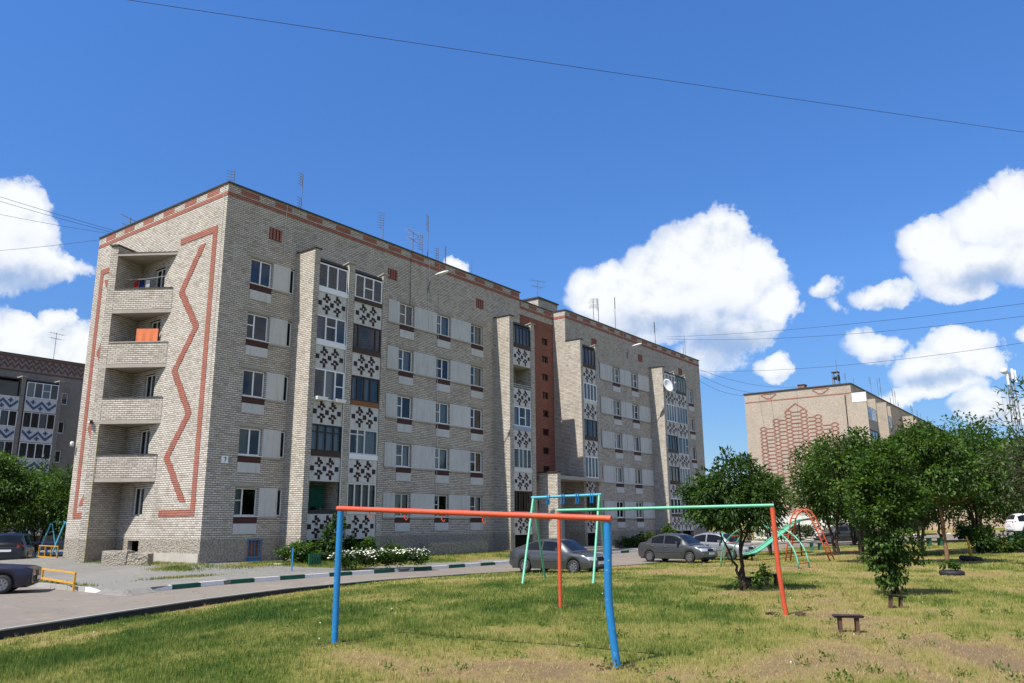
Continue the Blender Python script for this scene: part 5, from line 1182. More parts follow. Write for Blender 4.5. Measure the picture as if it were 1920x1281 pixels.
# swing frame without seats
b1, b2, b3, b4 = (0.25, 23.4, -.06), (1.02, 26.6, -.16), (2.24, 23.2, -.05), (3.05, 26.8, -.11)
tl, tr = (.62, 25.0, 2.38), (2.66, 24.9, 2.46)
sw = pipe_thing('swing_frame', 'mint green A-frame swing without seats and a cyan top bar', 'swing', [
    ('leg', [b1, (tl[0] - .0, tl[1] - .04, tl[2] - .02)], .035, 'mint_paint'), ('leg', [b2, (tl[0] + .02, tl[1] + .05, tl[2] - .03)], .035, 'mint_paint'), ('leg', [b3, (tr[0], tr[1] - .04, tr[2] - .02)], .035, 'mint_paint'), ('leg', [b4, (tr[0] + .02, tr[1] + .05, tr[2] - .03)], .035, 'mint_paint'),
    ('crossbar', [(tl[0] - .06, tl[1], tl[2] + .02), (tr[0] + .06, tr[1], tr[2] + .02)], .042, 'cyan_paint')])
for f in (.26, .48, .70, .92):
    x = tl[0] + (tr[0] - tl[0]) * (f - .03); z = tl[2] + (tr[2] - tl[2]) * f + .02; y = 24.95; q = sw.location
    mb = MB()
    for dx in (-.035, .035): mb.tube([(x + dx - q.x, y - q.y - .06, z - q.z + .07), (x + dx - q.x, y - q.y - .065, z - q.z - .02), (x + dx - q.x, y - q.y - .03, z - q.z - .20), (x + dx - q.x, y - q.y + .03, z - q.z - .20), (x + dx - q.x, y - q.y + .065, z - q.z - .02), (x + dx - q.x, y - q.y + .06, z - q.z + .07)], .018, 6)
    mb.box(x - .055 - q.x, x + .055 - q.x, y - .02 - q.y, y + .02 - q.y, z - .24 - q.z, z - .09 - q.z); mb.build('hanger', M['blue_paint'], sw)
# green climbing arch with red rungs
A0, A1 = Vector((9.45, 37.3, -.35)), Vector((11.22, 32.26, -.20)); sd_ = Vector((.74, .9, 0))
ar = empty('climbing_arch', A0); tag(ar, 'mint green climbing arch with orange-red rungs behind the leafy tree', 'climbing frame')
def arch_pt(t_, o): 
    a = math.pi * t_; p = A0.lerp(A1, .5 - .5 * math.cos(a)); return (p.x + sd_.x * o - A0.x, p.y + sd_.y * o - A0.y, p.z + 1.75 * math.sin(a) ** .9 - A0.z)
for o in (0, 1):
    mb = MB(); mb.tube([arch_pt(i / 22, o) for i in range(23)], .030, 10); mb.build('side_rail', M['mint_paint'], ar, True)
for i in range(13):
    t_ = .03 + .94 * i / 12
    mb = MB(); mb.tube([arch_pt(t_, .0), arch_pt(t_, 1)], .022, 8); mb.build('rung', M['red_paint'], ar, True)
mb = MB(); a_ = (9.62 - A0.x, 38.4 - A0.y); mb.tube([(a_[0] + .35, a_[1] + .3, -.1), (a_[0] + .35, a_[1] + .3, 1.55)], .025, 8); mb.build('post', M['mint_paint'], ar, True)
# red arch ladder
A0r, A1r = Vector((13.75, 41.0, -.30)), Vector((15.7, 40.3, -.27)); wv = Vector((.75, .6, 0))
rr = empty('arch_ladder', A0r); tag(rr, 'tall orange-red ladder arch with hoop top in the playground', 'climbing frame')
prof = [(0, 0), (.07, .8), (.15, 1.6), (.20, 2.05), (.27, 2.32), (.37, 2.48), (.48, 2.52), (.56, 2.42), (.63, 2.2), (.74, 1.65), (.87, .85), (1, 0)]
def rp(f, h, o): p = A0r.lerp(A1r, f); return (p.x + wv.x * o - A0r.x, p.y + wv.y * o - A0r.y, p.z + h - A0r.z)
for o in (-.22, .22):
    mb = MB(); mb.tube([rp(f, h, o) for f, h in prof], .034, 10); mb.build('side_rail', M['red_paint'], rr, True)
for i in range(1, 9):
    h = .26 * i
    for side in (0, 1):
        pr = prof[:6] if side == 0 else prof[6:][::-1]
        f = lerp_tab([(b, a) for a, b in pr], h); mb = MB(); mb.tube([rp(f, h, -.22), rp(f, h, .22)], .022, 8); mb.build('rung', M['red_paint'], rr, True)
# slide
sl = empty('slide', (14.2, 46.0, -.38)); tag(sl, 'mint green slide with a dark post beside the arch ladder', 'slide')
sp_ = [(12.35, 43.4, -.02), (12.9, 44.0, .02), (13.4, 44.4, .20), (16.55, 47.6, 1.62), (16.9, 47.9, 1.70), (18.0, 48.3, 1.82)]
for o in (-.22, .22):
    mb = MB(); mb.tube([(p[0] - 14.2 + o * .5, p[1] - 46 - o * .86, p[2] + .38) for p in sp_], .036, 8); mb.build('side_rail', M['mint_paint'], sl, True)
mb = MB()
for a, b in zip(sp_[:-1], sp_[1:]):
    f = lambda p, o: (p[0] - 14.2 + o * .5, p[1] - 46 - o * .86, p[2] + .35); mb.face(f(a, -.22), f(b, -.22), f(b, .22), f(a, .22))
mb.build('chute', M['mint_paint'], sl)
for (x, y, z) in ((12.8, 43.9, 0.0), (16.9, 47.9, 1.62)):
    mb = MB(); mb.tube([(x - 14.2, y - 46, -.2), (x - 14.2, y - 46, z + .38)], .045, 8); mb.build('post', M['black'], sl, True)
# stools and benches
def stool(x, y, rz, label, w=.62, h=.30, tilt=0, mat='dark_wood', leg='stool_leg', cat='stool', group='low plank stools on the lawn', d=.26):
    z = lawn_z(x, y); o = empty('plank_stool' if cat == 'stool' else 'bench', (x, y, z), math.radians(rz)); o.rotation_euler = (0, math.radians(tilt), math.radians(rz)); tag(o, label, cat, group)
    mb = MB(); mb.hexa([(-w / 2, -d / 2, h - .03), (w / 2, -d / 2, h - .03), (w / 2, d / 2, h - .03), (-w / 2, d / 2, h - .03), (-w / 2 - .02, -d / 2 - .02, h), (w / 2 + .02, -d / 2 - .01, h), (w / 2 + .01, d / 2 + .02, h), (-w / 2 - .01, d / 2 + .01, h)]); mb.build('seat', M[mat], o)
    for sx in (-1, 1):
        mb = MB(); c = sx * w * .30; mb.box(c - w * .06, c + w * .06, -d * .36, d * .36, -.12, h - .031); mb.build('leg', M[leg], o)
    return o
stool(5.02, 12.50, -12, 'nearest low dark plank stool, right of the orange-red post', .40, .245, d=.2)
stool(7.30, 15.86, -8, 'small tilted plank stool at the foot of the right bushy tree', .30, .235, 7, d=.2)
stool(6.95, 22.2, 5, 'dark plank stool standing behind the leafy tree beside the orange-red post', .42, .30)
stool(6.0, 21.2, 60, 'low dark stool in the shade of the leafy tree, half hidden by sprouts', .40, .28)
stool(27.0, 52.2, 15, 'dark green bench under the right-hand trees', 1.4, .5, 0, 'green_paint', 'green_paint', 'bench', 'benches under the trees', .4)
stool(31.3, 51.0, 40, 'teal bench near the right edge, nearer of two', .9, .52, 0, 'teal', 'teal', 'bench', 'benches under the trees', .5)
stool(35.6, 57.0, 40, 'teal bench at the right edge in front of the white estate car', 1.2, .55, 0, 'teal', 'teal', 'bench', 'benches under the trees', .5)
stool(20.4, 55.0, 10, 'small teal bench behind the red arch ladder', 1.0, .5, 0, 'teal', 'teal', 'bench', 'benches under the trees', .4)
def tyre(x, y, rz, tilt, label, s=1.0):
    z = lawn_z(x, y); o = empty('tyre_planter', (x, y, z)); o.rotation_euler = (math.radians(tilt), math.radians(tilt * .6), math.radians(rz)); tag(o, label, 'tyre planter', 'old tyres used as planters')
    o.scale = (s, s, s); mb = MB(); mb.lathe([(.34, .02), (.46, -.03), (.54, .02), (.56, .10), (.54, .19), (.46, .23), (.36, .20), (.335, .17)], 30); mb.build('tyre', M['rubber'], o, True)
    mb = MB(); mb.lathe([(.35, .15), (.2, .17), (0, .19)], 20); mb.build('soil', M['soil'], o, True)
    return o
tyre(14.3, 26.8, 0, 0, 'low old tyre filled with a leafy green plant', .68); tyre(20.4, 36.5, 30, 5, 'bare old black tyre around a yellow-orange painted stump', .85)
# fences at the left
def fence(name, label, a, b, z, h, npost, mat, r=.025, lower=True, cat='fence', group=None):
    o = empty(name, (*a, z), math.atan2(b[1] - a[1], b[0] - a[0])); l = math.hypot(b[0] - a[0], b[1] - a[1]); tag(o, label, cat, group)
    for i in range(npost):
        x = l * i / (npost - 1); mb = MB(); mb.box(x - r, x + r, -r, r, -.25, h); mb.build('post', M[mat], o)
    for zz in ((.12, h + .0) if lower else (h,)):
        mb = MB(); mb.box(-r, l + r, -r * .9, r * .9, zz - r, zz + r) if zz < h else mb.box(-r - .01, l + r + .01, -r * 1.05, r * 1.05, zz + .001, zz + .05); mb.build('rail', M[mat], o)
    return o
fence('low_fence', 'yellow pipe fence in front of the violet saloon', (-14.35, 26.85), (-17.0, 29.6), -.30, .42, 2, 'yellow_paint', .03, True, 'fence', 'yellow pipe fences')
fence('low_fence', 'small yellow fence behind the black off-road car', (-28.4, 48.8), (-26.0, 46.5), -.2, .72, 4, 'yellow_paint', .03, True, 'fence', 'yellow pipe fences')
fence('low_fence', 'blue pipe rail of the shaded playground left of the gable', (-40, 60), (-27, 57), -.3, .85, 7, 'blue_paint', .035, True)
bs = (-33.6, 57.5)
pipe_thing('swing_frame', 'blue A-frame swing in the shade left of the gable', 'swing', [
    ('leg', [(bs[0], bs[1], -.5), (bs[0] + .7, bs[1] + .1, 1.95)], .05, 'cyan_paint'), ('leg', [(bs[0] + 1.35, bs[1] + .2, -.5), (bs[0] + .75, bs[1] + .1, 1.95)], .05, 'cyan_paint'), ('leg', [(bs[0] + 1.3, bs[1] - .6, -.5), (bs[0] + 2.0, bs[1] - .5, 1.95)], .05, 'cyan_paint'), ('leg', [(bs[0] + 2.75, bs[1] - .4, -.5), (bs[0] + 2.1, bs[1] - .5, 1.95)], .05, 'cyan_paint'), ('crossbar', [(bs[0] + .65, bs[1] + .12, 1.97), (bs[0] + 2.1, bs[1] - .5, 1.97)], .05, 'blue_paint')])
mb = MB(); mb.box(0, .055, 0, .04, -.3, .86); tag(mb.build('marker_post', M['blue_paint'], None, False, (-9.22, 33.95, -.16)), 'thin blue post standing in front of the green bush at the building', 'post')
gf = fence('low_fence', 'short green picket fence beside the white flower bed', (-9.05, 36.2), (-8.68, 36.68), -.15, .48, 2, 'green_paint', .025, True)
for i in range(4): mb = MB(); mb.box(.05 + i * .135, .14 + i * .135, -.045, -.028, .02, .52); mb.build('picket', M['green_paint'], gf)
# concrete blocks
def rough_block(name, label, cat, p, rz, sx, sy, sz_, mat, seed, group=None):
    r = random.Random(seed); n = (max(2, int(sx / .18)), max(2, int(sy / .18)), max(2, int(sz_ / .18))); import bmesh as _b
    bm = _b.new(); _b.ops.create_cube(bm, size=1.0); _b.ops.subdivide_edges(bm, edges=bm.edges[:], cuts=5, use_grid_fill=True)
    for v in bm.verts:
        e_ = sum(abs(c) > .49 for c in v.co)
        v.co = Vector((v.co.x * sx, v.co.y * sy, (v.co.z + .5) * sz_)) * (1 - .02 * (e_ > 1)) + Vector([r.uniform(-.012, .012) for _ in range(3)])
    me = bpy.data.meshes.new(name); bm.to_mesh(me); bm.free(); me.materials.append(M[mat])
    return tag(link(name, me, None, p, rz), label, cat, group)
x, y = loc2w(15.6, 1.35); rough_block('cellar_wall', 'long rough pebble-faced block at the foot of the street front behind the flower bed', 'wall', (x, y, -.35), RZ, 5.3, .8, 1.0, 'rough_block', 1)
x, y = -17.5, 36.15; rough_block('concrete_block', 'larger pebble-faced block in front of the cellar opening under the corner balconies', 'concrete block', (x, y, -.1), -.08, 1.15, .7, .68, 'plinth', 2, 'blocks by the cellar opening')
x, y = -16.45, 36.0; rough_block('concrete_block', 'smaller dark grey block to the right of the larger block under the balconies', 'concrete block', (x, y, -.1), -.05, .95, .5, .56, 'rough_block', 3, 'blocks by the cellar opening')
for i, (px_, c) in enumerate(((-11.35, 'ochre'), (-10.75, 'kerb_white'), (-10.2, 'kerb_white'))):
    pass
rough_block('border_stone', 'reddish border stone of the bush bed', 'border stone', (-11.45, 36.3, -.16), .3, .7, .18, .16, 'trim_far', 5, 'border stones of the bush bed'); rough_block('border_stone', 'whitewashed border stone of the bush bed, next to the blue post', 'border stone', (-10.6, 36.1, -.17), -.1, .8, .18, .15, 'kerb_white', 6, 'border stones of the bush bed')
for i, (x, y, s) in enumerate(((4.55, 14.75, .16), (5.0, 14.5, .2))): rough_block('soil_clod', ('lump of dark soil left of the right orange-red post', 'lump of dark soil right of the right orange-red post')[i], 'soil clod', (x, y, -.05), i, s * .9, s * .7, s * .6, 'soil', 8 + i)

# ------------------------------------------------------------------ trees, bushes, flowers
def leaves(name, cen, out, n_per, spread, ll, lw, seed, mat, parent, droop=.35, flat=.5, stuff=False):
    r = np.random.default_rng(seed); cen = np.repeat(cen, n_per, 0); outd = np.repeat(out, n_per, 0); n = len(cen)
    ct = np.repeat(r.random(len(cen) // n_per), n_per)
    d = r.normal(0, 1, (n, 3)); d /= np.linalg.norm(d, axis=1)[:, None]; rad = spread * r.random(n) ** .45
    p = cen + d * rad[:, None] * np.array([1, 1, .75])
    dr = d * .55 + outd * .6 + r.normal(0, .5, (n, 3)); dr[:, 2] -= droop; dr /= np.linalg.norm(dr, axis=1)[:, None]
    up = r.normal(0, flat, (n, 3)); up[:, 2] += 1; s = np.cross(dr, up); s /= np.linalg.norm(s, axis=1)[:, None] + 1e-9; nn = np.cross(s, dr)
    L_ = ll * r.uniform(.6, 1.25, n)[:, None]; W_ = lw * r.uniform(.7, 1.2, n)[:, None]
    v = np.empty((n, 4, 3)); v[:, 0] = p; v[:, 1] = p + dr * L_ * .45 + s * W_ * .5 + nn * W_ * .18; v[:, 2] = p + dr * L_ - nn * L_ * .12; v[:, 3] = p + dr * L_ * .45 - s * W_ * .5 + nn * W_ * .18
    f = np.arange(n * 4).reshape(n, 4); tt = np.repeat(np.clip(.5 * r.random(n) + .45 * ct + r.normal(0, .06, n), 0, 1), 4)
    o = link(name, np_mesh(name, v.reshape(-1, 3), f, M[mat], {'tint': tt}), parent); return tag(o, kind='stuff') if stuff else o
def tree(name, label, cat, loc, lobes, nclump, n_per, spread, ll, lw, stems, seed, mat='leaf', bark='bark', group=None, twig=.012, droop=.35, shell=.5):
    r = np.random.default_rng(seed); root = empty(name, loc); tag(root, label, cat, group)
    lob = np.array(lobes, float); vol = lob[:, 3] * lob[:, 4] * lob[:, 5]; pk = r.choice(len(lob), nclump, p=(vol ** .8) / (vol ** .8).sum())
    d = r.normal(0, 1, (nclump, 3)); d /= np.linalg.norm(d, axis=1)[:, None]; rr_ = shell + (1 - shell) * r.random(nclump) ** .6
    cen = lob[pk, :3] + d * lob[pk, 3:6] * rr_[:, None]; cen = cen[cen[:, 2] > .12]; d = d[:len(cen)]
    mid = lob[:, :3].mean(0); out = cen - mid; out /= np.linalg.norm(out, axis=1)[:, None] + 1e-9
    mb = MB(); spts = []
    for pts, r0 in stems:
        n = len(pts); pp = []
        for i in range(n - 1):
            for k in range(5): f = k / 5; pp.append(Vector(pts[i]).lerp(Vector(pts[i + 1]), f) + Vector(r.normal(0, r0 * .35, 3)) * (1 if i + k else 0))
        pp.append(Vector(pts[-1])); m = len(pp); mb.tube(pp, [r0 * (1 - .78 * i / (m - 1)) for i in range(m)], 7)
        spts += [(p, r0 * (1 - .78 * i / (m - 1))) for i, p in enumerate(pp) if i > m * .25]
    for c in cen:
        c = Vector(c); best = min(spts, key=lambda q: (q[0] - c).length + max(0, q[0].z - c.z + .15) * 1.5); a = best[0]; l = (c - a).length
        if l < .05: continue
        m_ = a.lerp(c, .5) + Vector((0, 0, -.06 * l)) + Vector(r.normal(0, .07 * l, 3)); rr0 = min(best[1] * .55, twig * (1 + l)); mb.tube([a, a.lerp(m_, .5), m_, m_.lerp(c, .55), c], [rr0, rr0 * .85, rr0 * .65, rr0 * .5, rr0 * .25], 4, False)
    mb.build('trunk', M[bark], root, True)
    leaves('crown', cen, out, n_per, spread, ll, lw, seed + 1, mat, root, droop)
    return root
G_ = 'trees on the lawn'
tree('bird_cherry_tree', 'dark leafy multi-stemmed tree in front of the far end of the brick block', 'tree', (5.67, 20.32, lawn_z(5.67, 20.32)),
     [(.05, 0, 2.72, .72, .7, .75), (-.62, 0, 2.15, .78, .75, .62), (.55, .1, 2.25, .70, .7, .70), (0, 0, 1.95, .95, .85, .55), (-.3, 0, 2.5, .7, .7, .6)], 180, 52, .24, .15, .052,
     [([(-.03, 0, -.1), (-.16, 0, .6), (-.42, 0, 1.2), (-.62, 0, 1.9)], .045), ([(.02, 0, -.1), (.0, .02, .8), (.02, 0, 1.5), (0, 0, 2.9)], .06), ([(.08, .02, -.1), (-.03, 0, .9), (.3, .1, 1.6), (.6, .1, 2.2)], .045)], 101, 'leaf', group=G_)
tree('tree_sprouts', 'young leafy sprouts at the foot of the dark multi-stemmed tree', 'sprouts', (6.02, 20.15, lawn_z(6, 20.2)), [(0, 0, .34, .20, .18, .24), (-.55, .1, .30, .10, .10, .15)], 13, 12, .10, .15, .06, [([(0, 0, -.05), (.02, 0, .4)], .012)], 111, 'leaf')
tree('maple_tree', 'bushy young tree leafed almost to the ground, at right above the tilted stool', 'tree', (8.53, 18.44, lawn_z(8.53, 18.44)),
     [(-.02, 0, 2.75, .58, .6, .65), (-.22, 0, 2.1, .66, .65, .7), (.30, .05, 2.15, .55, .6, .75), (.02, 0, 1.35, .58, .5, .5), (.35, 0, 1.0, .45, .3, .25), (-.2, 0, .85, .35, .3, .3), (.02, 0, .5, .32, .3, .36)], 190, 62, .22, .095, .062,
     [([(.04, 0, -.1), (-.02, 0, .7), (-.08, 0, 1.5), (-.05, 0, 3.0)], .045), ([(.0, .03, -.1), (.1, .02, .9), (.3, .05, 2.2)], .03), ([(-.04, 0, -.1), (-.12, 0, .8), (-.3, 0, 2.2)], .028)], 121, 'leaf_mid', group=G_)
def big(label, x, y, top, rad, seed, mat='leaf_mid', n=150, per=34, bottom=1.45, multi=3, kind='broadleaf_tree', ll=.18, lw=.11, sp=None, bark='bark', lean=0):
    r = random.Random(seed); z = lawn_z(x, y) if x > -8 else -.35; h = top - z; lobes = []
    mid = (bottom + h) / 2; rz_ = (h - bottom) / 2
    for i in range(7):
        a = 2 * math.pi * i / 6; k = 0 if i == 6 else .48; lobes.append((rad * k * math.cos(a) + lean, rad * k * math.sin(a), mid + r.uniform(-.35, .30) * rz_, rad * r.uniform(.5, .72), rad * r.uniform(.5, .7), rz_ * r.uniform(.55, .8)))
    lobes.append((lean + r.uniform(-.2, .2) * rad, 0, mid + rz_ * .55, rad * .42, rad * .42, rz_ * .5))
    stems = []
    for i in range(multi):
        a = 2 * math.pi * i / multi + r.random(); q = .25 if multi > 1 else 0.05
        stems.append(([(.08 * math.cos(a) * (multi > 1), .08 * math.sin(a) * (multi > 1), -.2), (q * .6 * math.cos(a) + lean * .3, q * .6 * math.sin(a), bottom * .7), (rad * q * math.cos(a) * 1.2 + lean * .8, rad * q * math.sin(a) * 1.2, mid), (rad * q * 1.7 * math.cos(a) + lean, rad * q * 1.7 * math.sin(a), mid + rz_ * .6)], .05 + .022 * h / 3))
    return tree(kind, label, 'tree', (x, y, z), lobes, n, int(per * 1.5), sp or rad * .25, ll, lw, stems, seed, mat, bark, G_ if x > 0 else 'trees by the shaded playground', .016)
big('dark bushy tree in front of the lattice gable, behind the arch ladder', 18.4, 46.5, 6.7, 2.3, 201, 'leaf_mid', 200, 36)
big('thin dark tree just left of the lattice, behind the mint top pipe', 15.9, 50.5, 4.9, 1.5, 202, 'leaf', 60, 22, 1.6, 2)
big('green tree rising directly behind the bushy young tree', 15.6, 36.5, 5.9, 1.9, 203, 'leaf_mid', 170, 36, 1.8, 2)
big('tree with a pale peeled trunk behind the leafy tyre', 18.25, 34.4, 5.7, 1.75, 204, 'leaf_mid', 170, 36, 2.2, 1, bark='bark_pale')
big('broad multi-stemmed tree at right above the bare tyre', 24.6, 43.0, 7.0, 2.9, 205, 'leaf_mid', 260, 38, 1.6, 4)
big('dark tree standing between the pale trunk and the broad tree', 21.0, 42.0, 6.4, 2.2, 206, 'leaf', 200, 36, 1.6, 2)
big('tall background tree behind the broad tree at right', 30.0, 57.0, 8.3, 3.2, 207, 'leaf', 220, 36, 1.8, 2, ll=.3, lw=.18)
big('background tree left of the tall one, over the parked cars', 24.5, 58.5, 7.4, 2.8, 208, 'leaf_mid', 200, 36, 1.8, 2, ll=.3, lw=.18)
big('dark tree at the far right edge above the teal benches', 36.5, 56.0, 7.6, 3.0, 209, 'leaf', 220, 36, 1.8, 2, ll=.3, lw=.18)
tree('sparse_tree', 'sparse open tree with thin leafy sprays at the right edge', 'tree', (14.6, 20.6, lawn_z(14.6, 20.6)),
     [(-1.2, 0, 4.0, .9, .7, 1.2), (-.3, 0, 4.9, .9, .7, .9), (-1.6, 0, 3.1, .8, .7, .6)], 60, 9, .19, .17, .055, [([(0, 0, -.1), (-.1, 0, 1.5), (-.5, 0, 3.2), (-.9, 0, 5.3)], .06), ([(0, 0, -.1), (-.2, .1, 1.6), (-1.2, 0, 3.2), (-1.7, 0, 4.3)], .04), ([(0, 0, 0), (.1, 0, 2), (-.2, 0, 4), (-.2, 0, 5.6)], .04)], 211, 'leaf', group=G_, twig=.008, droop=.1)
big('grey-green tree with bare twigs at the right edge below the sparse sprays', 20.3, 30.0, 4.9, 2.0, 212, 'leaf_grey', 150, 30, 1.9, 2, ll=.16, lw=.09)
big('nearest dark green tree of the left group, in front of the shaded block', -36.8, 57.5, 7.4, 3.0, 221, 'leaf_mid', 260, 40, 1.4, 2, ll=.26)
big('smaller tree touching the gable edge in the left group', -32.3, 59.5, 6.1, 2.4, 222, 'leaf_mid', 220, 40, 1.2, 2, ll=.26)
big('leftmost tree of the left group, cut by the picture edge', -42.0, 60.0, 7.8, 3.0, 223, 'leaf', 220, 36, 1.4, 2, ll=.26)
big('rear tree of the left group, between the other crowns', -38.0, 65.0, 6.8, 3.2, 224, 'leaf', 220, 36, 1.0, 2, ll=.28)
def bush(label, p, lobes, n, per, sp, ll, lw, seed, mat='leaf_mid', name='bush', group=None):
    return tree(name, label, 'bush', p, lobes, n, per, sp, ll, lw, [([(0, 0, -.1), (.05, 0, .5)], .03)], seed, mat, 'bark', group, .01, .2, .35)
BG = 'bushes at the foot of the building'
x, y = loc2w(3.7, 2.0); bush('rounded green bush at the building, left of the blue post', (x, y, -.1), [(0, 0, .5, .9, .7, .55), (.5, -.5, .5, .6, .6, .5)], 80, 34, .2, .14, .09, 301, group=BG)
x, y = loc2w(5.6, 2.2); bush('dark vine climbing the pebble base beside the first brick fin', (x, y, -.1), [(0, 0, 1.1, .42, .35, .8), (-.4, -.2, .55, .65, .45, .45), (.3, -.1, 1.75, .28, .25, .4)], 80, 34, .2, .15, .11, 302, 'leaf', 'climbing_vine', BG)
x, y = loc2w(8.0, 2.0); bush('green bush under the second tiled balcony, behind the flowers', (x, y, -.15), [(0, 0, .6, .8, .5, .5), (-.9, 0, .7, .6, .5, .6)], 70, 30, .2, .15, .09, 303, group=BG)
x, y = loc2w(9.2, 2.6); bush('pale spiky shrub behind the right half of the white flowers', (x, y, -.15), [(0, 0, .45, .55, .4, .3)], 30, 30, .2, .22, .05, 304, group=BG)
x, y = loc2w(38.5, 2.4); bush('bright green shrub by the entrance of the far wing', (x, y, -.3), [(0, 0, .6, 1.8, .6, .55), (1.4, .2, 1.0, .6, .5, .9), (-2.0, 0, .4, 1.2, .5, .35)], 110, 30, .25, .2, .13, 305, group=BG)
bush('low dark bush beyond the bare tyre at right', (25.2, 42.0, lawn_z(25.2, 42)), [(0, 0, .5, 1.2, .8, .5), (-1.2, 0, .7, .5, .5, .6)], 70, 30, .25, .2, .12, 306, 'leaf', 'bush', 'bushes under the trees')
bush('rounded shrub in front of the white estate car', (34.0, 60.0, lawn_z(34, 60)), [(0, 0, .6, 1.4, .9, .6)], 60, 30, .3, .22, .14, 307, 'leaf_mid', 'bush', 'bushes under the trees')
bush('long hedge along the far side road under the trees', (24.0, 70.0, .2), [(0, 0, .6, 3, .8, .6), (5, 0, .6, 3, .8, .6), (-5, 0, .4, 2, .6, .4)], 110, 30, .4, .25, .16, 308, 'leaf_grey', 'hedge', 'bushes under the trees')
tree('potted_plant', 'bright green plant growing in the nearer old tyre', 'plant', (14.25, 26.75, lawn_z(14.3, 26.8) + .15), [(0, 0, .12, .24, .22, .16)], 26, 14, .10, .12, .07, [([(0, 0, 0), (0, 0, .2)], .01)], 311, 'leaf_mid')
mb = MB(); mb.tube([(0, 0, 0), (-.04, 0, .55), (-.12, 0, 1.05)], [.07, .055, .03], 8); tag(mb.build('tree_stump', M['yellow_paint'], None, True, (20.5, 36.6, lawn_z(20.5, 36.6))), 'yellow-orange painted cut stump standing in the bare black tyre', 'stump')
r_ = np.random.default_rng(77); ps = lawn_sample(900, 8.2, 24, 50, 60); gg = greenness(ps[:, 0], ps[:, 1]); ps = ps[r_.random(len(ps)) < np.where(ps[:, 0] > 0, .42, .12)]
wl = leaves('weed_clumps', ps + [0, 0, .01], np.tile([0, 0, .9], (len(ps), 1)), 30, .10, .05, .022, 402, 'weed', None, -.15, .6)
tag(wl, 'broad-leaved weeds scattered over the lawn', 'weeds', kind='stuff')
ps = lawn_sample(900, 8.2, 40, 51, 60); mb = MB()
for q in ps[:26]:
    s = r_.uniform(.006, .012); z = q[2] + r_.uniform(.02, .06); mb.face((q[0] - s, q[1] - s * .5, z), (q[0] + s, q[1] - s * .5, z), (q[0] + s * .6, q[1] + s, z + .01), (q[0] - s * .6, q[1] + s, z + .012)); mb.face((q[0] - s * .7, q[1], z - .012), (q[0] + s * .7, q[1], z - .012), (q[0] + s, q[1], z + .012), (q[0] - s, q[1], z + .012))
tag(mb.build('clover_flowers', M['petal']), 'tiny white clover flowers scattered over the lawn', 'flowers', kind='stuff')
big('dense background tree beyond the side road, left of the shop', 36.0, 79.0, 6.5, 3.6, 231, 'leaf', 170, 30, .8, 2, ll=.34, lw=.2)
big('dense background tree in front of the shop awning', 50.0, 82.0, 6.8, 3.8, 232, 'leaf_mid', 170, 30, .8, 2, ll=.34, lw=.2)
big('background tree at the right edge behind the white estate car', 58.0, 80.0, 8.5, 4.2, 233, 'leaf', 190, 30, 1.5, 2, ll=.34, lw=.2)
big('small round tree beyond the side road behind the broad tree', 42.5, 86.0, 5.0, 2.6, 234, 'leaf_mid', 110, 30, .8, 2, ll=.32, lw=.2)
# white flower bed
fa, fb = Vector((-7.6, 35.15, -.22)), Vector((-4.1, 37.5, -.24)); r_ = np.random.default_rng(9); n = 150
t_ = r_.random(n); c_ = np.array([fa.lerp(fb, q) for q in t_]) + np.stack([r_.normal(0, .22, n) * .55, r_.normal(0, .22, n), .12 + .5 * r_.random(n) ** .7], 1)
fl = empty('flower_bed', fa); tag(fl, 'long bed of white flowers along the footpath', 'flower bed')
leaves('foliage', c_ - np.array(fa), np.tile([0, 0, .4], (n, 1)), 44, .2, .16, .05, 401, 'leaf', fl, -.4, .6, True)
mb = MB(); r2 = random.Random(4)
for i in range(620):
    q = r2.random(); p = fa.lerp(fb, q) - fa; x, y, z = p.x + r2.gauss(0, .17), p.y + r2.gauss(0, .22), .68 + r2.gauss(0, .07) - .30 * r2.random() ** 3; s = r2.uniform(.03, .055)
    n_ = 6; cpt = (x, y, z + s * .35); ring = [(x + s * math.cos(2 * math.pi * k / n_) * r2.uniform(.8, 1.2), y + s * math.sin(2 * math.pi * k / n_), z + r2.uniform(-.02, .02)) for k in range(n_)]
    for k in range(n_): mb.face(cpt, ring[k], ring[(k + 1) % n_]); mb.face((x, y, z - s * .5), ring[(k + 1) % n_], ring[k])
tag(mb.build('blossoms', M['petal'], fl), kind='stuff')

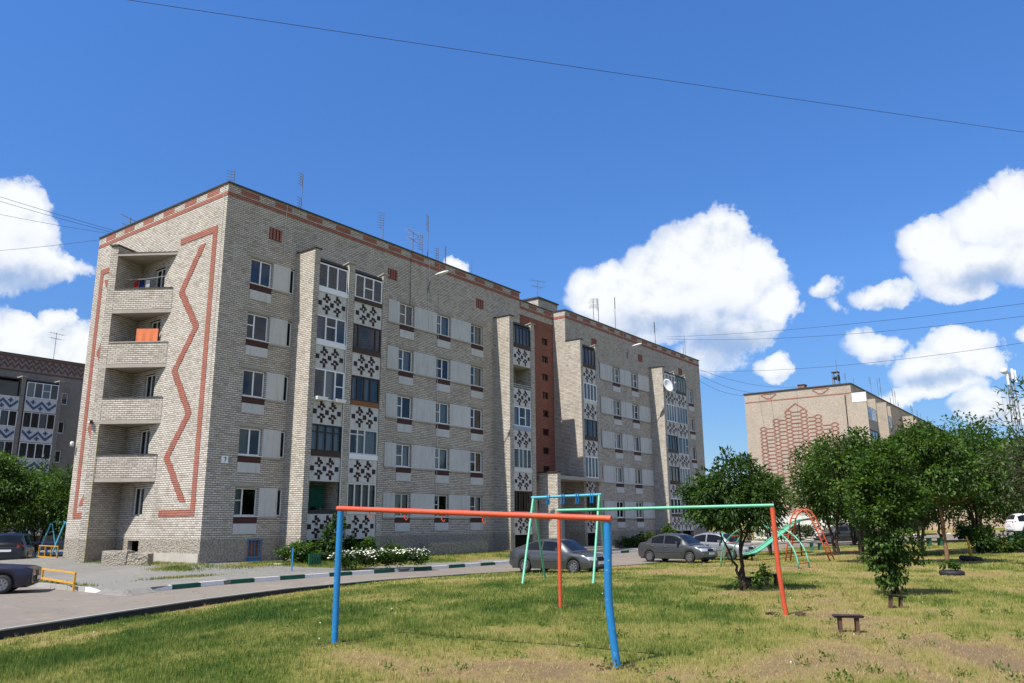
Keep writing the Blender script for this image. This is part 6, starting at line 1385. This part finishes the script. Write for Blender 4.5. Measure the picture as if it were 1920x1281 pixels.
# ------------------------------------------------------------------ roof antennas, lamps, dish, laundry, wires
def antenna(root_o, u, v, z0, ztop, kind, label, group, i):
    x, y = loc2w(u, v, root_o); o = empty('roof_antenna', (x, y, z0), RZ + (i * .7) % 1.3 - .5); tag(o, label, 'antenna', group); h = ztop - z0
    mb = MB(); mb.tube([(0, 0, 0), (.02 * (i % 3 - 1), 0, h)], .028, 6); mb.build('mast', M['alu'], o)
    mb = MB()
    if kind == 'comb':
        n = 7; x0 = -.16
        mb.tube([(x0, 0, h - .05), (x0, 0, h - 1.1)], .014, 5)
        for k in range(n): z = h - .08 - k * .16; mb.tube([(x0 - .22, 0, z), (.0, 0, z)], .012, 5)
        mb.tube([(x0, 0, h - .55), (0, 0, h - .55)], .014, 5)
    elif kind == 'two':
        for zz in (h - .05, h - 1.5):
            mb.tube([(-.14, 0, zz), (-.14, 0, zz - .75)], .014, 5)
            for k in range(5): z = zz - .04 - k * .16; mb.tube([(-.36, 0, z), (.0, 0, z)], .012, 5)
    elif kind == 'yagi':
        for zz, l in ((h - .1, 1.5), (h - .6, 1.2)):
            mb.tube([(-l * .5, 0, zz), (l * .5, 0, zz)], .014, 5)
            for k in range(6): xx = -l * .5 + l * k / 5; mb.tube([(xx, -.3 - .02 * k, zz), (xx, .3 + .02 * k, zz)], .010, 5)
    else: mb.tube([(0, 0, h), (0, 0, h + .5)], .012, 5)
    mb.build('elements', M['alu'], o); return o
CO = (CX, CY); AG = 'antennas on the roof of the zigzag block'
AL = [(1.05, 19.35, 'comb', 'comb antenna nearest the roof corner of the zigzag block'), (5.27, 20.76, 'two', 'tall mast with two comb antennas, second from the roof corner of the zigzag block'), (11.47, 20.45, 'comb', 'lone thin comb antenna above the second balcony stack of the zigzag block'),
      (14.13, 20.0, 'yagi', 'short cross-armed antenna left of the tallest comb mast in the mid-roof cluster'), (14.98, 20.04, 'comb', 'short comb antenna directly left of the tallest mast in the mid-roof cluster'), (15.5, 21.5, 'comb', 'tallest comb mast of the mid-roof cluster'), (16.54, 19.56, 'comb', 'first short comb antenna right of the tallest mid-roof mast'), (17.28, 19.89, 'comb', 'second comb antenna right of the tallest mid-roof mast'), (19.98, 19.55, 'rod', 'plain rod antenna alone near the end of the nearer roof'),
      (36.44, 20.49, 'yagi', 'antenna with two cross arms on the far wing roof'), (37.27, 20.77, 'comb', 'comb antenna just right of the two-arm one on the far wing roof'), (40.23, 21.55, 'comb', 'tall comb antenna in front of the big cloud on the far wing roof'), (48.07, 20.84, 'comb', 'comb antenna where the paired wires start on the far wing roof'), (54.46, 19.38, 'rod', 'short rod near the end of the far wing roof'), (56.0, 20.47, 'rod', 'last tall rod at the end of the far wing roof')]
for i, (u, zt, kd, lb) in enumerate(AL): antenna(CO, min(u, 54.9), -1.2, 17.62, zt, kd, lb, AG, i)
antenna(CO, 32.8, -4.5, 20.2, 22.0, 'yagi', 'wide cross-armed antenna on the stair head between the two roofs', AG, 2)
antenna(CO, .5, -10.4, 17.62, 18.9, 'yagi', 'small antenna above the left end of the gable roof edge', AG, 5)
antenna(LO, -2.2, -1.0, 17.5, 20.4, 'yagi', 'single crossed antenna on the shaded block at far left', 'antenna of the shaded block', 1)
RL = [(10.71, 21.22), (14.73, 21.17), (24.62, 22.77), (29.07, 23.18), (30.95, 23.54), (36.98, 21.16), (39.31, 22.76), (40.83, 22.7), (42.81, 21.19), (52.95, 21.75), (54.3, 21.72), (58.35, 21.42), (61.7, 21.31), (67.94, 21.38), (74.16, 21.61)]
ORD = ['first', 'second', 'third', 'fourth', 'fifth', 'sixth', 'seventh', 'eighth', 'ninth', 'tenth', 'eleventh', 'twelfth', 'thirteenth', 'fourteenth', 'farthest']
for i, (u, zt) in enumerate(RL): antenna(RO, u, -3, 17.3, zt - .5, 'comb' if i % 4 else 'two', ORD[i] + ' antenna from the siren box along the roof edge of the lattice block', 'antennas on the roof of the lattice block', i)
sr = empty('roof_siren', (39.55, 95.0, 17.3), RZ); tag(sr, 'dark siren horn in a small frame on the lattice block roof', 'siren')
mb = MB()
for sx in (-.45, .45):
    for sy in (-.3, .3): mb.box(sx - .04, sx + .04, sy - .04, sy + .04, 0, 2.1)
mb.box(-.55, .55, -.4, .4, 2.1, 2.2); mb.build('stand', M['alu'], sr)
mb = MB(); mb.lathe([(.0, .35), (.14, .3), (.2, 0), (.42, -.35), (.44, -.4), (.3, -.36), (.0, -.1)], 18, 'y', (0, 0, 1.4)); mb.build('horn', M['black'], sr, True)
mb = MB(); mb.tube([(-.45, -.3, 2.2), (-.45, -.3, 3.6)], .03, 6); mb.build('rod', M['alu'], sr)
mb = MB(); mb.box(-.5, .5, -.4, .4, 0, .9); mb.mat(1).box(-.56, .56, -.46, .46, .9, 1.0); tag(mb.build('roof_vent', [M['brick_trim'], M['roof_cap']], None, False, (36.1, 97, 17.25), RZ), 'small red brick vent on the lattice block roof', 'roof vent')
def wall_lamp(u, z, label):
    x, y = loc2w(u, 0); o = empty('wall_lamp', (x, y, z), RZ); tag(o, label, 'street lamp', 'lamps on the front wall')
    mb = MB(); mb.tube([(0, 0, -1.0), (-.02, -.10, -.55), (.0, -.22, -.15), (.1, -.5, .05)], .03, 8); mb.box(-.1, .1, -.02, -.001, -1.05, -.75); mb.build('bracket', M['alu'], o)
    mb = MB(); pr = [(.0, .02), (.08, .05), (.15, .30), (.17, .62), (.12, .86), (.0, .92)]
    q = MB(); q.lathe(pr, 14, 'x'); d = Vector((.42, -.80, .22)).normalized(); rot = d.to_track_quat('X', 'Z').to_matrix()
    q.v = [tuple(rot @ Vector((a, b * .95, c * .55)) + Vector((.08, -.46, .04))) for a, b, c in q.v]; q.build('lamp_head', M['lamp'], o, True)
wall_lamp(14.35, 16.75, 'pale lamp head on a bracket high on the nearer brick front'); wall_lamp(39.95, 16.7, 'pale lamp head on a bracket high on the far wing front')
x, y = loc2w(44.5, 1.62); ds = empty('satellite_dish', (x, y, 13.75), RZ); tag(ds, 'white satellite dish beside the top balcony of the far wing', 'satellite dish')
def orient(q, d):
    rot = Vector(d).normalized().to_track_quat('Z', 'Y').to_matrix(); q.v = [tuple(rot @ Vector(p)) for p in q.v]; return q
q = MB(); q.lathe([(0, -.14), (.25, -.11), (.5, -.03), (.62, .03), (.62, .045), (.5, -.01), (.25, -.09), (0, -.12)], 26); orient(q, (-.25, -.9, .25)).build('dish', M['white'], ds, True)
mb = MB(); mb.tube([(-.12, -.42, -.22), (-.30, -.78, .10)], .015, 6); mb.tube([(.0, .12, -.1), (.0, .35, -.2)], .025, 6); mb.build('arm', M['alu'], ds)
mb = MB(); mb.box(-.36, -.26, -.86, -.76, .06, .18); mb.build('receiver', M['lamp'], ds)
# laundry on the corner balconies
def cloth(label, a, b, z, drop, mat, name='cloth', folds=.03, group='laundry on the corner balconies'):
    (xa, ya), (xb, yb) = loc2w(*a), loc2w(*b); l = math.hypot(xb - xa, yb - ya); mb = MB(); n = 14; m = 6
    P = lambda i, j: (l * i / n, folds * math.sin(i * 1.3) * (j / m), -drop * j / m * (1 + .06 * math.sin(i * .8)))
    for i in range(n):
        for j in range(m): mb.face(P(i, j), P(i + 1, j), P(i + 1, j + 1), P(i, j + 1))
    return tag(mb.build(name, M[mat], None, True, (xa, ya, z), math.atan2(yb - ya, xb - xa)), label, 'laundry', group)
cloth('orange towel drying on the fourth-floor corner balcony', (-.80, -5.85), (-.15, -4.95), 11.35, .85, 'cloth_orange', 'towel')
cloth('red cloth on the line of the top corner balcony', (-.75, -6.65), (-.65, -6.45), 14.05, .45, 'cloth_red'); cloth('navy cloth beside the red one on the top corner balcony', (-.62, -6.40), (-.50, -6.15), 14.05, .5, 'cloth_navy'); cloth('white cloth beside the navy one on the top corner balcony', (-.46, -6.08), (-.35, -5.88), 14.05, .5, 'cloth_white')
(xa, ya), (xb, yb) = loc2w(-1.1, -7.0), loc2w(-.05, -4.75); mb = MB(); mb.tube([(0, 0, 0), ((xb - xa) / 2, (yb - ya) / 2, -.06), (xb - xa, yb - ya, .03)], .012, 5); tag(mb.build('clothes_line', M['pale_wire'], None, False, (xa, ya, 14.1)), 'clothes line strung across the top corner balcony', 'clothes line')
cloth('dark green blanket hanging in the open ground-floor balcony', (5.2, .55), (6.3, .6), 3.55, 1.1, 'cloth_green', 'blanket', .05, 'laundry on the street front')
def flood(u, v, z, label):
    x, y = loc2w(u, v); o = empty('flood_light', (x, y, z), RZ); tag(o, label, 'flood light'); mb = MB(); mb.box(-.14, .0, -.10, .10, -.08, .08); mb.build('housing', M['black'], o); mb = MB(); mb.box(0, .1, -.02, .02, -.02, .02); mb.build('bracket', M['alu'], o); mb = MB(); mb.box(-.146, -.141, -.08, .08, -.06, .06); mb.build('lens', M['headlamp'], o)
flood(-1.95, -7.0, 6.6, 'small black flood light on the fin of the corner balconies')
x, y = loc2w(-.25, -12.6); mb = MB(); mb.lathe([(0, .0), (.09, .0), (.10, .2), (.06, .26), (0, .26)], 12); tag(mb.build('wall_camera', M['lamp'], None, True, (x, y, 5.9)), 'small white camera on the left edge of the gable', 'camera')
# flower boxes on the middle-floor balcony of the first stack
for i, (a, lb) in enumerate(((4.75, 'white flower box at the left of the third-floor balcony'), (5.95, 'white flower box at the right of the third-floor balcony'))):
    x, y = loc2w(a, 1.5); mb = MB(); mb.hexa([(0, -.14, 0), (.62, -.14, 0), (.62, .02, 0), (0, .02, 0), (-.03, -.18, .16), (.65, -.18, .16), (.65, .03, .16), (-.03, .03, .16)]); tag(mb.build('flower_box', M['white'], None, False, (x, y, FZ[2] + 1.0), RZ), lb, 'flower box', 'flower boxes')
# overhead wires
def wire(label, a, b, sag, r=.012, mat='wire'):
    a, b = Vector(a), Vector(b); mb = MB(); mb.tube([tuple(a.lerp(b, i / 24) - a - Vector((0, 0, sag * 4 * (i / 24) * (1 - i / 24)))) for i in range(25)], r, 5, False)
    return tag(mb.build('overhead_wire', M[mat], None, True, tuple(a)), label, 'wire', 'overhead wires')
wire('long wire crossing the whole sky from upper left to right', (-24.3, 20.4, 19.1), (37.1, 39.6, 20.88), .12, .011)
wire('upper of two close wires reaching the gable roof from the left', (-36.6, 36.5, 21.6), (-20.3, 45.3, 18.1), .3, .012); wire('lower of two close wires reaching the gable roof from the left', (-36.6, 36.5, 21.25), (-20.3, 45.35, 18.05), .35, .012)
wire('third wire from the left ending at the small gable antenna', (-36.8, 39.6, 20.3), (-22.4, 45.0, 18.6), .3, .010)
wire('low wire from the left to the far end of the gable roof', (-38, 43.5, 17.0), (-24.0, 43.6, 18.0), .25, .010)
wire('upper of the paired wires leaving the far wing to the right', (15.0, 74.5, 19.2), (36, 31, 12.4), .7, .012); wire('lower of the paired wires leaving the far wing to the right', (15.0, 74.5, 19.0), (36, 31.5, 12.0), 1.1, .012)
wire('single wire from the end of the far wing rising to the right', (18.9, 80.2, 16.9), (36, 31, 11.3), 1.2, .012)
wire('upper of three wires between the far wing and the lattice block', (18.9, 80.4, 17.3), (36.3, 97.2, 18.1), .8, .016); wire('middle of three wires between the far wing and the lattice block', (18.9, 80.4, 16.8), (33.2, 99.0, 17.6), .8, .016); wire('lowest of three wires between the far wing and the lattice block', (18.9, 80.4, 16.2), (31.5, 99.3, 17.6), .9, .016)
# distant mast and the low shops at the right
tw = empty('radio_mast', (96, 150, -.5)); tag(tw, 'distant lattice radio mast with white antennas at the right edge', 'mast'); mb = MB()
for sx, sy in ((-1, -1), (1, -1), (1, 1), (-1, 1)): mb.tube([(sx * .9, sy * .9, 0), (sx * .35, sy * .35, 30)], .09, 5)
for i in range(20):
    z = i * 1.5; s = .9 - .55 * z / 30; s2 = .9 - .55 * (z + 1.5) / 30
    for (a, b) in (((-s, -s, z), (s2, -s2, z + 1.5)), ((s, -s, z), (s2, s2, z + 1.5)), ((s, s, z), (-s2, s2, z + 1.5)), ((-s, s, z), (-s2, -s2, z + 1.5))): mb.tube([a, b], .05, 4)
mb.build('lattice', M['alu'], tw)
for i, (x, y, z, h) in enumerate(((.75, -.5, 28, 2.4), (-.75, -.5, 27.5, 2.2), (0, -.9, 28.6, 2.0))): mb = MB(); mb.box(x - .18, x + .18, y - .12, y + .12, z, z + h); mb.build('panel_antenna', M['white'], tw)
q = MB(); q.lathe([(0, -.2), (.6, -.05), (.65, .0), (0, .05)], 18); rot = Vector((-.3, -1, 0)).to_track_quat('Z', 'Y').to_matrix(); q.v = [tuple(rot @ Vector(p) + Vector((-1.3, -.6, 30.2))) for p in q.v]; q.build('dish', M['white'], tw, True)
sh = empty('shop_building', (56, 108, 1.6), math.radians(-36)); tag(sh, 'low cream shop row with red fascia glimpsed beneath the right-hand trees', 'shop'); mb = MB(); mb.box(-16, 28, 0, 9, -2, 4.2); mb.build('wall', M['far_shop'], sh)
mb = MB(); mb.box(-4, 9, -.12, -.001, 2.6, 3.6); mb.build('fascia', M['far_red'], sh); mb = MB(); mb.hexa([(10, -1.4, 2.3), (17, -1.4, 2.3), (17, 0, 2.3), (10, 0, 2.3), (10, -1.3, 2.45), (17, -1.3, 2.45), (17, -.001, 3.2), (10, -.001, 3.2)]); mb.build('awning', M['far_yellow'], sh)
for i in range(8): window(sh, -14 + i * 4.6, -.03, .4, 2.4, 1.9, 'white', (.33, .66), (), None)
